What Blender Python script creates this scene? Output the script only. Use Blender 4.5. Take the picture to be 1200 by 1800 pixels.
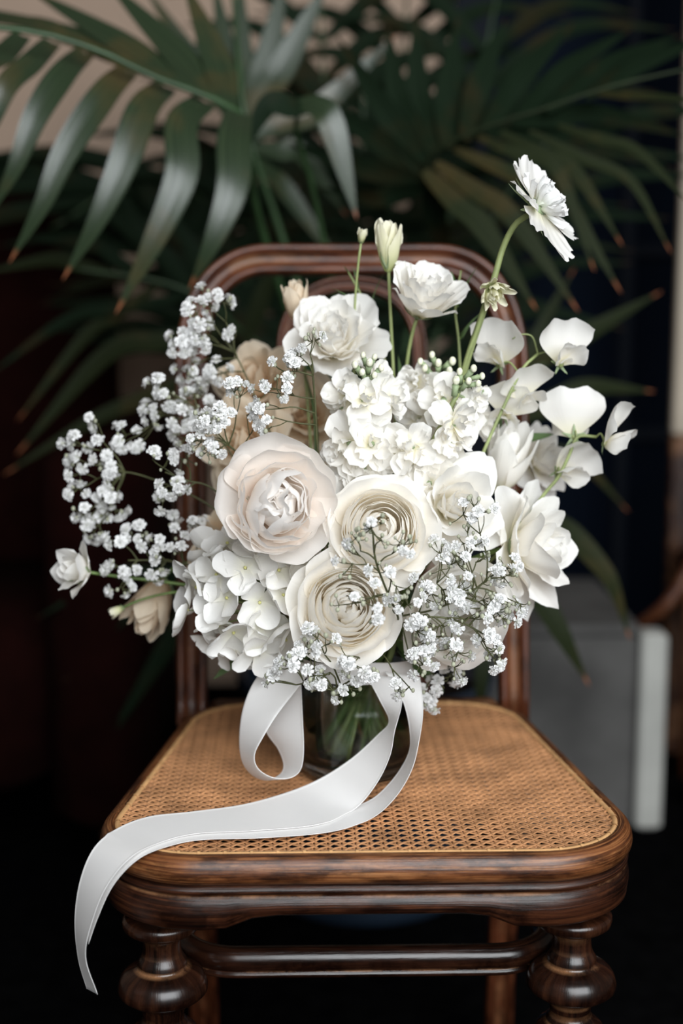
import bpy, math, random
import numpy as np
from mathutils import Vector, Matrix

for _o in list(bpy.data.objects):
    bpy.data.objects.remove(_o, do_unlink=True)
SC = bpy.context.scene
COL = SC.collection
R = math.radians

# ------------------------------------------------------------------ camera
FPX = 2500.0
cam_d = bpy.data.cameras.new('camera')
cam_d.sensor_fit = 'VERTICAL'; cam_d.sensor_height = 36.0; cam_d.sensor_width = 24.0
cam_d.lens = 36.0 * FPX / 1800.0
cam_d.clip_start = 0.02
cam_d.dof.use_dof = True
cam_d.dof.focus_distance = 1.185
cam_d.dof.aperture_fstop = 2.3
cam = bpy.data.objects.new('camera', cam_d); COL.objects.link(cam)
cam.location = (-0.0482, -1.077, 0.918)
cam.rotation_euler = (R(90 - 9.5), 0, R(-1.33))
SC.camera = cam

# ------------------------------------------------------------------ world, daylight, exposure
w = bpy.data.worlds.new('room_ambience'); SC.world = w; w.use_nodes = True
bg = w.node_tree.nodes['Background']
bg.inputs[0].default_value = (1.0, 0.88, 0.78, 1); bg.inputs[1].default_value = 0.09

def area(name, loc, target, sx, sy, energy, col):
    d = bpy.data.lights.new(name, 'AREA'); d.shape = 'RECTANGLE'; d.size = sx; d.size_y = sy
    d.energy = energy; d.color = col
    o = bpy.data.objects.new(name, d); COL.objects.link(o); o.location = loc
    o.rotation_euler = (Vector(target) - Vector(loc)).to_track_quat('-Z', 'Y').to_euler()
    return o
# tall window behind the photographer, to the right
area('window_daylight', (0.62, -1.9, 1.72), (0.0, 0.2, 0.70), 2.1, 1.8, 114, (0.93, 0.97, 1.0))
SC.view_settings.view_transform = 'Standard'
SC.view_settings.look = 'None'
SC.view_settings.gamma = 1.0
SC.view_settings.exposure = 0.0
SC.view_settings.use_curve_mapping = False
SC.cycles.use_denoising = True
SC.cycles.max_bounces = 14
SC.cycles.diffuse_bounces = 10
SC.cycles.transmission_bounces = 12
SC.cycles.transparent_max_bounces = 16
SC.cycles.caustics_reflective = False
SC.cycles.caustics_refractive = False

# ------------------------------------------------------------------ helpers
_CM = cam.rotation_euler.to_matrix()
def _ray(px, py):
    return _CM @ Vector(((px - 600) / FPX, (900 - py) / FPX, -1.0))
def P(px, py, y):
    """point of the place seen at that spot, on the upright plane at depth y"""
    d = _ray(px, py); t = (y - cam.location.y) / d.y
    return cam.location + d * t
def PZ(px, py, z):
    """point on the level plane z"""
    d = _ray(px, py); t = (z - cam.location.z) / d.z
    return cam.location + d * t

def mesh_from(name, verts, faces, mat=None, uvs=None, smooth=True, mats=None, midx=None):
    me = bpy.data.meshes.new(name)
    me.from_pydata([tuple(v) for v in verts], [], [tuple(f) for f in faces])
    if smooth:
        me.polygons.foreach_set('use_smooth', [True] * len(me.polygons))
    if uvs is not None:
        ul = me.uv_layers.new(name='UVMap')
        li = np.zeros(len(me.loops), dtype=np.int32); me.loops.foreach_get('vertex_index', li)
        ul.data.foreach_set('uv', np.asarray(uvs, dtype=np.float32)[li].ravel())
    for m in (mats or ([mat] if mat else [])):
        me.materials.append(m)
    if midx is not None:
        me.polygons.foreach_set('material_index', midx)
    me.update()
    return me
def obj(name, me, parent=None, mtx=None, loc=None):
    o = bpy.data.objects.new(name, me); COL.objects.link(o)
    if parent is not None: o.parent = parent
    if mtx is not None: o.matrix_basis = mtx
    if loc is not None: o.location = loc
    return o
def tag(o, label=None, cat=None, group=None, kind=None):
    if label: o['label'] = label
    if cat: o['category'] = cat
    if group: o['group'] = group
    if kind: o['kind'] = kind
    return o
def thing(name, label, cat, loc=(0, 0, 0), group=None):
    o = bpy.data.objects.new(name, None); COL.objects.link(o); o.location = loc
    o.empty_display_size = 0.02
    return tag(o, label, cat, group)

def smooth_path(pts, n):
    """Catmull-Rom through rows of numbers, resampled to n rows"""
    p = np.asarray(pts, float); m = len(p)
    if m == 2:
        t = np.linspace(0, 1, n)[:, None]; return p[0] * (1 - t) + p[1] * t
    q = np.vstack([2 * p[0] - p[1], p, 2 * p[-1] - p[-2]])
    seg = np.linalg.norm(np.diff(p[:, :3], axis=0), axis=1); cum = np.concatenate([[0], np.cumsum(seg)])
    out = []
    for s in np.linspace(0, cum[-1], n):
        i = min(max(int(np.searchsorted(cum, s, 'right')) - 1, 0), m - 2)
        t = (s - cum[i]) / max(seg[i], 1e-9)
        a, b, c, d = q[i], q[i + 1], q[i + 2], q[i + 3]
        out.append(0.5 * ((2 * b) + (c - a) * t + (2 * a - 5 * b + 4 * c - d) * t * t + (3 * b - a - 3 * c + d) * t ** 3))
    return np.array(out)

class MB:
    """collects geometry for one mesh"""
    def __init__(s): s.v = []; s.f = []; s.uv = []; s.mi = []
    def add(s, v, f, uv=None, mi=0):
        b = len(s.v); s.v.extend([tuple(x) for x in v])
        s.f.extend([tuple(i + b for i in q) for q in f])
        s.uv.extend([tuple(x) for x in uv] if uv is not None else [(0, 0)] * len(v))
        s.mi.extend([mi] * len(f))
    def tube(s, pts, r0, r1=None, sides=6, mi=0, cap=True):
        p = np.asarray(pts, float); n = len(p); r1 = r0 if r1 is None else r1
        t = np.gradient(p, axis=0); t /= np.linalg.norm(t, axis=1)[:, None] + 1e-12
        ref = np.array([0.31, 0.2, 0.93]); V = []; UV = []
        u = np.cross(t[0], ref); u /= np.linalg.norm(u) + 1e-12; ln = 0
        for i in range(n):
            u = u - t[i] * np.dot(u, t[i]); u /= np.linalg.norm(u) + 1e-12
            w_ = np.cross(t[i], u); r = r0 + (r1 - r0) * i / max(n - 1, 1)
            if i: ln += np.linalg.norm(p[i] - p[i - 1])
            for k in range(sides):
                a = 2 * math.pi * k / sides
                V.append(p[i] + r * (math.cos(a) * u + math.sin(a) * w_)); UV.append((k / sides, ln * 20))
        F = [(i * sides + k, i * sides + (k + 1) % sides, (i + 1) * sides + (k + 1) % sides, (i + 1) * sides + k)
             for i in range(n - 1) for k in range(sides)]
        if cap:
            F.append(tuple(range(sides - 1, -1, -1))); F.append(tuple((n - 1) * sides + k for k in range(sides)))
        s.add(V, F, UV, mi)
    def ball(s, c, r, seg=8, rings=5, mi=0, squash=1.0):
        V = [(c[0], c[1], c[2] + r * squash)]; F = []
        for i in range(1, rings):
            a = math.pi * i / rings
            for k in range(seg):
                b = 2 * math.pi * k / seg
                V.append((c[0] + r * math.sin(a) * math.cos(b), c[1] + r * math.sin(a) * math.sin(b), c[2] + r * squash * math.cos(a)))
        V.append((c[0], c[1], c[2] - r * squash)); e = len(V) - 1
        for k in range(seg):
            F.append((0, 1 + k, 1 + (k + 1) % seg)); F.append((e, e - seg + (k + 1) % seg, e - seg + k))
        for i in range(rings - 2):
            for k in range(seg):
                F.append((1 + i * seg + k, 1 + (i + 1) * seg + k, 1 + (i + 1) * seg + (k + 1) % seg, 1 + i * seg + (k + 1) % seg))
        s.add(V, F, None, mi)
    def box(s, x0, x1, y0, y1, z0, z1, b=0.0, mi=0):
        """box with chamfered upright and level edges"""
        if b <= 0:
            V = [(x, y, z) for x in (x0, x1) for y in (y0, y1) for z in (z0, z1)]
            F = [(0, 1, 3, 2), (4, 6, 7, 5), (0, 4, 5, 1), (2, 3, 7, 6), (0, 2, 6, 4), (1, 5, 7, 3)]
            s.add(V, F, [(v[0] + v[1], v[2]) for v in V], mi); return
        def loop(ins, z):
            q = []
            for cx, cy, sx, sy in ((x0, y0, 1, 1), (x1, y0, -1, 1), (x1, y1, -1, -1), (x0, y1, 1, -1)):
                A = (cx + sx * ins, cy + sy * (ins + b)); B = (cx + sx * (ins + b), cy + sy * ins)
                q += ([A, B] if (sx * sy) > 0 else [B, A])
            return [(a, c, z) for a, c in q]
        L = [loop(b, z0), loop(0, z0 + b), loop(0, z1 - b), loop(b, z1)]
        V = [p for l in L for p in l]
        F = [(i * 8 + k, i * 8 + (k + 1) % 8, (i + 1) * 8 + (k + 1) % 8, (i + 1) * 8 + k) for i in range(3) for k in range(8)]
        F += [tuple(range(7, -1, -1)), tuple(24 + k for k in range(8))]
        s.add(V, F, [(v[0] + v[1], v[2]) for v in V], mi)
    def build(s, name, mats, parent=None, smooth=True, loc=None):
        mats = mats if isinstance(mats, (list, tuple)) else [mats]
        me = mesh_from(name, s.v, s.f, uvs=s.uv, smooth=smooth, mats=mats, midx=s.mi)
        return obj(name, me, parent, loc=loc)

def lathe(prof, seg=40, center=(0, 0, 0)):
    """prof: rows of (radius, z) bottom to top or top to bottom"""
    V = []; UV = []; n = len(prof); F = []
    for i, (r, z) in enumerate(prof):
        for k in range(seg):
            a = 2 * math.pi * k / seg
            V.append((center[0] + r * math.cos(a), center[1] + r * math.sin(a), center[2] + z)); UV.append((z, k / seg * 0.2))
    for i in range(n - 1):
        for k in range(seg):
            F.append((i * seg + k, i * seg + (k + 1) % seg, (i + 1) * seg + (k + 1) % seg, (i + 1) * seg + k))
    return V, F, UV

# ------------------------------------------------------------------ materials
def newmat(name):
    m = bpy.data.materials.new(name); m.use_nodes = True
    nt = m.node_tree; return m, nt, nt.nodes['Principled BSDF'], nt.nodes['Material Output']
def nd(nt, typ, **kw):
    n = nt.nodes.new(typ)
    for k, v in kw.items():
        if k.startswith('i_'):
            n.inputs[k[2:].replace('_', ' ')].default_value = v
        else: setattr(n, k, v)
    return n
def ramp(nt, stops):
    r = nt.nodes.new('ShaderNodeValToRGB'); e = r.color_ramp.elements
    while len(e) < len(stops): e.new(0.5)
    for i, (p, c) in enumerate(stops):
        e[i].position = p; e[i].color = (c[0], c[1], c[2], 1)
    return r
def mapped(nt, src, scale):
    tc = nt.nodes.new('ShaderNodeTexCoord'); mp = nt.nodes.new('ShaderNodeMapping')
    mp.inputs['Scale'].default_value = scale
    nt.links.new(tc.outputs[src], mp.inputs['Vector']); return mp

def wood(name, dark, mid, light, rough=0.3, wear=0.5, src='UV', scale=(9, 520, 1)):
    m, nt, b, out = newmat(name); L = nt.links.new
    mp = mapped(nt, src, scale)
    n1 = nd(nt, 'ShaderNodeTexNoise', i_Scale=1.0, i_Detail=6.0, i_Roughness=0.65); L(mp.outputs[0], n1.inputs['Vector'])
    rp = ramp(nt, [(0.36, dark), (0.5, mid), (0.66, light)]); L(n1.outputs['Fac'], rp.inputs[0])
    mp2 = mapped(nt, 'Object', (14, 14, 14))
    n2 = nd(nt, 'ShaderNodeTexNoise', i_Scale=1.0, i_Detail=8.0, i_Roughness=0.7); L(mp2.outputs[0], n2.inputs['Vector'])
    mp3 = mapped(nt, src, (scale[0] * 2.2, scale[1] * .16, 1)); n3 = nd(nt, 'ShaderNodeTexNoise', i_Scale=1.0, i_Detail=7.0, i_Roughness=0.7); L(mp3.outputs[0], n3.inputs['Vector'])
    rp4 = ramp(nt, [(0.40, (0.25, 0.22, 0.20)), (0.56, (1, 1, 1))]); L(n3.outputs['Fac'], rp4.inputs[0])
    geo = nt.nodes.new('ShaderNodeNewGeometry')
    rp2 = ramp(nt, [(0.50, (0, 0, 0)), (0.535, (1, 1, 1))]); L(geo.outputs['Pointiness'], rp2.inputs[0])
    rp3 = ramp(nt, [(0.45, (0, 0, 0)), (0.62, (1, 1, 1))]); L(n2.outputs['Fac'], rp3.inputs[0])
    mu = nd(nt, 'ShaderNodeMath', operation='MULTIPLY'); L(rp2.outputs[0], mu.inputs[0]); L(rp3.outputs[0], mu.inputs[1])
    mu2 = nd(nt, 'ShaderNodeMath', operation='MULTIPLY'); L(mu.outputs[0], mu2.inputs[0]); mu2.inputs[1].default_value = wear
    mx = nd(nt, 'ShaderNodeMix', data_type='RGBA'); L(mu2.outputs[0], mx.inputs['Factor'])
    ml = nd(nt, 'ShaderNodeMix', data_type='RGBA', blend_type='MULTIPLY'); ml.inputs['Factor'].default_value = 1.0; L(rp.outputs[0], ml.inputs['A']); L(rp4.outputs[0], ml.inputs['B']); L(ml.outputs['Result'], mx.inputs['A'])
    mx.inputs['B'].default_value = (0.42, 0.20, 0.09, 1)
    L(mx.outputs['Result'], b.inputs['Base Color'])
    rr = nd(nt, 'ShaderNodeMapRange'); L(n2.outputs['Fac'], rr.inputs['Value'])
    rr.inputs['To Min'].default_value = rough - 0.08; rr.inputs['To Max'].default_value = rough + 0.18
    L(rr.outputs[0], b.inputs['Roughness'])
    bp = nd(nt, 'ShaderNodeBump', i_Strength=0.4, i_Distance=0.0012); L(n1.outputs['Fac'], bp.inputs['Height']); L(bp.outputs[0], b.inputs['Normal'])
    return m

def petal_mat(name, base, body, edge, trans=0.3, rough=0.55):
    """petal pigment runs from claw to rim; thin tissue lets light through"""
    m, nt, b, out = newmat(name); L = nt.links.new
    tc = nt.nodes.new('ShaderNodeTexCoord'); sp = nt.nodes.new('ShaderNodeSeparateXYZ'); L(tc.outputs['UV'], sp.inputs[0])
    rp = ramp(nt, [(0.0, base), (0.42, body), (1.0, edge)]); L(sp.outputs['Y'], rp.inputs[0])
    L(rp.outputs[0], b.inputs['Base Color']); b.inputs['Roughness'].default_value = rough
    b.inputs['Specular IOR Level'].default_value = 0.25
    mp = mapped(nt, 'UV', (26, 1.5, 1))
    n1 = nd(nt, 'ShaderNodeTexNoise', i_Scale=1.0, i_Detail=3.0); L(mp.outputs[0], n1.inputs['Vector'])
    bp = nd(nt, 'ShaderNodeBump', i_Strength=0.35, i_Distance=0.0008); L(n1.outputs['Fac'], bp.inputs['Height']); L(bp.outputs[0], b.inputs['Normal'])
    tr = nt.nodes.new('ShaderNodeBsdfTranslucent'); L(rp.outputs[0], tr.inputs['Color'])
    mx = nt.nodes.new('ShaderNodeMixShader'); mx.inputs[0].default_value = trans
    L(b.outputs[0], mx.inputs[1]); L(tr.outputs[0], mx.inputs[2]); L(mx.outputs[0], out.inputs['Surface'])
    return m

def plain(name, col, rough=0.6, spec=0.4, noise=0.0, nscale=8, bump=0.0, bscale=60, metallic=0.0):
    m, nt, b, out = newmat(name); L = nt.links.new
    b.inputs['Roughness'].default_value = rough; b.inputs['Specular IOR Level'].default_value = spec
    b.inputs['Metallic'].default_value = metallic
    mp = mapped(nt, 'Object', (1, 1, 1))
    n1 = nd(nt, 'ShaderNodeTexNoise', i_Scale=float(nscale), i_Detail=5.0); L(mp.outputs[0], n1.inputs['Vector'])
    lo = tuple(c * (1 - noise) for c in col); hi = tuple(min(1, c * (1 + noise)) for c in col)
    rp = ramp(nt, [(0.3, lo), (0.7, hi)]); L(n1.outputs['Fac'], rp.inputs[0]); L(rp.outputs[0], b.inputs['Base Color'])
    if bump:
        n2 = nd(nt, 'ShaderNodeTexNoise', i_Scale=float(bscale), i_Detail=4.0); L(mp.outputs[0], n2.inputs['Vector'])
        bp = nd(nt, 'ShaderNodeBump', i_Strength=bump, i_Distance=0.002); L(n2.outputs['Fac'], bp.inputs['Height']); L(bp.outputs[0], b.inputs['Normal'])
    return m

M = {}
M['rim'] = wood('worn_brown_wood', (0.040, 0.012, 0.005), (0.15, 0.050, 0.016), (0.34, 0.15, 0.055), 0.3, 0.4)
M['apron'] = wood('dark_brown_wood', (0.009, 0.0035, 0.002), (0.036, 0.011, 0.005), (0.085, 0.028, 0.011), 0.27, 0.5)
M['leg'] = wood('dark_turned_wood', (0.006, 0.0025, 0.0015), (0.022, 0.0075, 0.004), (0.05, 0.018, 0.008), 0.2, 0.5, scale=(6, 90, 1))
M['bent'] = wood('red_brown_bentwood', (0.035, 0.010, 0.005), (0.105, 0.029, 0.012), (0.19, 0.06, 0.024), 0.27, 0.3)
M['petal_white'] = petal_mat('white_petal', (0.90, 0.86, 0.66), (0.95, 0.925, 0.875), (0.95, 0.94, 0.915), 0.42)
M['petal_blush'] = petal_mat('blush_petal', (0.96, 0.82, 0.70), (0.96, 0.91, 0.86), (0.96, 0.94, 0.92), 0.45)
M['petal_cream'] = petal_mat('cream_petal', (0.96, 0.82, 0.58), (0.96, 0.91, 0.81), (0.96, 0.945, 0.915), 0.5)
M['petal_tan'] = petal_mat('tan_petal', (0.72, 0.52, 0.28), (0.84, 0.70, 0.52), (0.86, 0.75, 0.60), 0.4)
M['petal_green'] = petal_mat('greenish_petal', (0.42, 0.48, 0.18), (0.76, 0.75, 0.48), (0.88, 0.85, 0.70), 0.35)
M['hydrangea'] = petal_mat('hydrangea_petal', (0.84, 0.82, 0.70), (0.88, 0.865, 0.83), (0.90, 0.895, 0.88), 0.3)
M['gyp'] = petal_mat('gypsophila_petal', (0.80, 0.82, 0.72), (0.92, 0.92, 0.91), (0.95, 0.95, 0.945), 0.3)
M['stem'] = plain('green_stem', (0.13, 0.20, 0.06), 0.5, 0.35, 0.3, 40)
M['stem_pale'] = plain('pale_green_stem', (0.23, 0.27, 0.11), 0.5, 0.35, 0.25, 40)
M['twig'] = plain('olive_twig', (0.065, 0.068, 0.028), 0.55, 0.3, 0.3, 60)
M['bud'] = plain('grey_green_bud', (0.33, 0.34, 0.25), 0.55, 0.3, 0.3, 200)
M['sepal'] = plain('grey_green_sepal', (0.24, 0.30, 0.17), 0.55, 0.3, 0.3, 120)
M['anther'] = plain('yellow_green_heart', (0.62, 0.60, 0.25), 0.6, 0.2, 0.3, 200)
# ================================================================== the place
M['floor'] = plain('black_carpet', (0.003, 0.003, 0.0032), 0.95, 0.0, 0.35, 30, 0.5, 300)
M['wall'] = plain('tan_plaster', (0.46, 0.34, 0.26), 0.9, 0.2, 0.10, 3, 0.15, 40)
M['navy'] = plain('navy_paint', (0.0018, 0.0048, 0.0115), 0.8, 0.08, 0.15, 5)
M['navy_frame'] = plain('slate_blue_paint', (0.010, 0.013, 0.020), 0.8, 0.15, 0.15, 5)
M['stone'] = plain('grey_stone', (0.075, 0.073, 0.07), 0.85, 0.3, 0.45, 6, 0.4, 50)
M['stone_pale'] = plain('pale_grey_stone', (0.42, 0.42, 0.39), 0.8, 0.3, 0.15, 6, 0.2, 50)
M['cream_paint'] = plain('cream_paint', (0.50, 0.43, 0.34), 0.6, 0.3, 0.08, 5)
M['maroon'] = plain('maroon_velvet', (0.010, 0.0022, 0.0017), 0.95, 0.05, 0.25, 20, 0.2, 200)

mb = MB(); mb.box(-3, 3, -3.2, 2.2, -0.03, 0)
tag(mb.build('floor', M['floor'], smooth=False), 'black carpeted floor under the chair', kind='structure')
mb = MB(); mb.box(-3, 0.26, 2.05, 2.15, 0, 2.6)
tag(mb.build('wall_back', M['wall'], smooth=False), 'tan plaster wall behind the palm', kind='structure')

mb = MB(); mb.box(1.41, 3, 2.05, 2.15, 0, 2.6)
tag(mb.build('wall_right', M['navy'], smooth=False), 'dark navy wall beyond the door', kind='structure')

# navy panelled door with slate stiles and rails
d1 = thing('door_1', 'navy blue panelled door behind the palm', None, (0.26, 2.0, 0)); d1['kind'] = 'structure'
X0, X1 = 0.0, 1.15
xs = P(1098, 700, 2.0).x - 0.26
zr = [P(1100, r, 2.0).z for r in (440, 765)]
zb = 0.32
mb = MB(); mb.box(X0, X1, 0.04, 0.08, 0, 2.6); mb.build('door_slab', M['navy'], d1, smooth=False)
for a, b_ in ((X0, X0 + 0.09), (xs - 0.014, xs + 0.014), (X1 - 0.09, X1)):
    mb = MB(); mb.box(a, b_, 0.01, 0.04, 0, 2.6, 0.004); mb.build('stile', M['navy_frame'], d1, smooth=False)
for z in zr + [0.06, 1.98]:
    mb = MB(); mb.box(xs + 0.014, X1 - 0.09, 0.014, 0.04, z - 0.014, z + 0.014, 0.004); mb.build('rail', M['navy_frame'], d1, smooth=False)
for i, (a, b_) in enumerate(zip([0.10] + sorted(zr), sorted(zr) + [1.96])):
    mb = MB(); mb.box(X0 + 0.12, xs - 0.05, 0.03, 0.04, a + 0.04, b_ - 0.04, 0.005); mb.build('panel', M['navy'], d1, smooth=False)

# cream pillar at the right
px0 = P(1186, 500, 1.58).x
pt = thing('trim_1', 'cream painted post at the right edge with brown lower half', None, (px0, 1.55, 0)); pt['kind'] = 'structure'
zc = P(1190, 765, 1.55).z
mb = MB(); mb.box(0, 0.16, 0, 0.03, zc, 2.5, 0.004); mb.build('shaft', M['cream_paint'], pt, smooth=False)
mb = MB(); mb.box(0, 0.16, 0, 0.03, 0, zc, 0.004); mb.build('dado', M['apron'], pt, smooth=False)

# grey stone plinth with pale corner strip
pl = thing('stone_plinth', 'low grey stone plinth with a pale corner post behind the chair', 'plinth')
a = PZ(930, 1455, 0.0); bq = PZ(1112, 1455, 0.0); c = PZ(1160, 1455, 0.0)
yf = bq.y
zt = P(1100, 1118, yf).z
mb = MB(); mb.box(a.x - 0.45, bq.x, yf, yf + 0.35, 0, zt, 0.008); mb.build('block', M['stone'], pl, smooth=False)
mb = MB(); mb.box(bq.x + 0.001, c.x, yf - 0.012, yf + 0.04, 0, zt + 0.005, 0.006); mb.build('corner_post', M['stone_pale'], pl, smooth=False)
mb = MB(); mb.box(a.x - 0.46, bq.x, yf - 0.004, yf + 0.36, zt + 0.001, zt + 0.02, 0.004); mb.build('cap_slab', M['stone'], pl, smooth=False)

# curved wooden armrest of a seat reaching in from the right
arm = thing('bentwood_armchair', 'blurred brown bentwood armrest curving in at the right edge', 'armchair')
q = [P(1108, 1108, 1.34), P(1135, 1092, 1.30), P(1165, 1068, 1.27), P(1192, 1035, 1.26), P(1215, 990, 1.26), P(1240, 930, 1.28)]
mb = MB(); mb.tube(smooth_path(q, 24), 0.011, 0.013, 10); mb.build('armrest', M['bent'], arm)
e = q[-1]
mb = MB(); mb.tube(smooth_path([e, e + Vector((0.02, 0.02, 0.12)), e + Vector((0.1, 0.05, 0.2))], 12), 0.013, 0.013, 10); mb.build('back_rail', M['bent'], arm)
s_ = q[4]
mb = MB(); mb.tube([s_, Vector((s_.x + 0.02, s_.y, 0.0))], 0.013, 0.012, 10); mb.build('leg', M['bent'], arm)
mb = MB(); mb.box(s_.x + 0.02, s_.x + 0.4, s_.y - 0.2, s_.y + 0.2, 0.38, 0.44, 0.02); mb.build('seat', M['maroon'], arm, smooth=False)
for dx, dy in ((0.38, -0.17), (0.38, 0.17), (0.05, 0.17)):
    mb = MB(); mb.tube([(s_.x + dx, s_.y + dy, 0.39), (s_.x + dx, s_.y + dy, 0)], 0.013, 0.012, 10); mb.build('leg', M['bent'], arm)

# maroon armchair far left
mc = thing('upholstered_armchair', 'dark maroon upholstered armchair in shadow at far left', 'armchair')
yA = 1.45
xr = P(192, 560, yA).x; zt = P(150, 300, yA).z; za = P(250, 720, yA - 0.1).z; xr2 = P(292, 800, yA - 0.1).x
mb = MB(); mb.box(xr - 0.75, xr, yA, yA + 0.16, 0.12, zt, 0.04); mb.build('backrest', M['maroon'], mc)
mb = MB(); mb.box(xr - 0.03, xr2, yA - 0.55, yA + 0.1, 0.10, za, 0.035); mb.build('arm', M['maroon'], mc)
mb = MB(); mb.box(xr - 0.70, xr - 0.04, yA - 0.50, yA - 0.01, 0.14, 0.42, 0.04); mb.build('seat_cushion', M['maroon'], mc)
for dx, dy in ((xr2 - 0.05, yA - 0.5), (xr2 - 0.05, yA + 0.04), (xr - 0.68, yA - 0.45), (xr - 0.68, yA + 0.1)):
    mb = MB(); mb.tube([(dx, dy, 0.15), (dx, dy, 0)], 0.02, 0.015, 8); mb.build('foot', M['leg'], mc)

# ================================================================== the cane-seated chair
SEAT = 0.46
chair = thing('cane_chair', 'antique bentwood chair with a woven cane seat and turned front legs', 'chair', (0, 0.2, 0))
CH = Vector((0, 0.2, 0))
def cpart(mb, name, mat, smooth=True):
    mb.v = [tuple(Vector(v) - CH) for v in mb.v]
    return mb.build(name, mat, chair, smooth)

def outline(d, n_arc=18):
    """rounded seat outline offset by d from the cane edge, with outward normals, starting mid front, counter-clockwise"""
    pts = [Vector((-0.225, 0.0)), Vector((0.225, 0.0)), Vector((0.161, 0.402)), Vector((-0.161, 0.402))]
    rad = [0.075, 0.075, 0.07, 0.07]; n = 4; out = []
    nr = []
    for i in range(n):
        e_ = (pts[(i + 1) % n] - pts[i]).normalized(); nr.append(Vector((e_.y, -e_.x)))
    for i in range(n):
        n0, n1 = nr[i - 1], nr[i]
        k = 1.0 / (1 + n0.dot(n1)); r = rad[i] + d
        corner = pts[i] + (n0 + n1) * (d * k)
        cen = corner - (n0 + n1) * (r * k)
        a0 = math.atan2(n0.y, n0.x); a1 = math.atan2(n1.y, n1.x)
        if a1 < a0: a1 += 2 * math.pi
        for j in range(n_arc + 1):
            a_ = a0 + (a1 - a0) * j / n_arc
            out.append((cen + Vector((math.cos(a_), math.sin(a_))) * r, Vector((math.cos(a_), math.sin(a_)))))
    # add points along the straight sides
    res = []
    for i in range(len(out)):
        p0, m0 = out[i]; p1, m1 = out[(i + 1) % len(out)]
        res.append((p0, m0)); ln = (p1 - p0).length
        k = int(ln / 0.02)
        for j in range(1, k):
            res.append((p0.lerp(p1, j / k), m0.lerp(m1, j / k)))
    return res
LEGX, LEGY = 0.173, 0.045
def sweep_outline(prof, corner_drop=0.0):
    base = outline(0.0); V = []; UV = []; n = len(base); m = len(prof); ln = 0
    zmin = min(z for _, z in prof)
    for i, (p, nn) in enumerate(base):
        if i: ln += (p - base[i - 1][0]).length
        dl = min((p - Vector((s * LEGX, LEGY))).length for s in (-1, 1))
        cd = corner_drop * max(0, min(1, (0.095 - dl) / 0.025)); cd = cd if cd < 0 else cd
        acc = 0
        for j, (d, z) in enumerate(prof):
            q_ = p + nn * (d * 0.56); zz = z - (cd if z < zmin + 0.004 else cd * 0.35 if z < zmin + 0.012 else 0)
            V.append((q_.x, q_.y, SEAT + zz * 0.93)); UV.append((ln, j * 0.004))
    F = [(i * m + j, ((i + 1) % n) * m + j, ((i + 1) % n) * m + (j + 1) % m, i * m + (j + 1) % m) for i in range(n) for j in range(m)]
    return V, F, UV
mb = MB(); mb.add(*sweep_outline([(0.0005, -0.006), (0.0005, 0.0), (0.003, 0.0022), (0.008, 0.0026), (0.014, 0.0014), (0.0195, -0.0018), (0.0235, -0.007),
                                  (0.0248, -0.0125), (0.0238, -0.0175), (0.0200, -0.0215), (0.0150, -0.0232), (0.0005, -0.0232)]))
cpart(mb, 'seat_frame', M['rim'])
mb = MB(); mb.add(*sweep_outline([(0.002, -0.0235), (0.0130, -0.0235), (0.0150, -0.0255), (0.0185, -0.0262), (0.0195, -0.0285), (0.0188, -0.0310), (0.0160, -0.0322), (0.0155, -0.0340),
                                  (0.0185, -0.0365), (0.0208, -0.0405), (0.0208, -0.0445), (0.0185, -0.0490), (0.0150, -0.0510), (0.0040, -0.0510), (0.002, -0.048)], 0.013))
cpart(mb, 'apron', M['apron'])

# --- cane
M['cane'] = plain('golden_cane', (0.47, 0.230, 0.105), 0.42, 0.45, 0.30, 26)
M['cane_edge'] = plain('pale_cane_edge', (0.60, 0.34, 0.15), 0.4, 0.45, 0.2, 60)
cane_poly = [p for p, _ in outline(0.002)]
def inside_span(o, d):
    """entry and exit of the line o+t*d across the cane outline"""
    ts = []
    n = len(cane_poly)
    for i in range(n):
        a_, b_ = cane_poly[i], cane_poly[(i + 1) % n]; e_ = b_ - a_
        den = d.x * e_.y - d.y * e_.x
        if abs(den) < 1e-9: continue
        w_ = a_ - o; t = (w_.x * e_.y - w_.y * e_.x) / den; s = (w_.x * d.y - w_.y * d.x) / den
        if 0 <= s < 1: ts.append(t)
    return (min(ts), max(ts)) if len(ts) >= 2 else None
PITCH = 0.0113
mb = MB()
def strand(o, d, wid, z0, amp, period, phase, step):
    sp_ = inside_span(o, d)
    if not sp_ or sp_[1] - sp_[0] < 0.004: return
    t0, t1 = sp_; n = max(2, int((t1 - t0) / step) + 1); nx = Vector((-d.y, d.x)) * wid / 2
    V = []; UV = []
    for i in range(n):
        t = t0 + (t1 - t0) * i / (n - 1); p = o + d * t
        z = z0 + amp * math.cos(2 * math.pi * t / period + phase)
        dip = -0.00012 * min(t - t0, t1 - t) / 0.01
        z += max(dip, -0.003)
        for k, (s, h) in enumerate(((-1, -0.0004), (-0.55, 0.0003), (0.55, 0.0003), (1, -0.0004))):
            V.append((p.x + nx.x * s, p.y + nx.y * s, SEAT + z + h)); UV.append((t, k / 3))
    F = [(i * 4 + k, (i + 1) * 4 + k, (i + 1) * 4 + k + 1, i * 4 + k + 1) for i in range(n - 1) for k in range(3)]
    mb.add(V, F, UV)
for i in range(-21, 22):
    x = i * PITCH
    for s in (-1, 1):
        strand(Vector((x + s * 0.00155, 0)), Vector((0, 1)), 0.0021, -0.0010, 0.00045, PITCH, (0 if s > 0 else math.pi), PITCH / 4)
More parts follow.
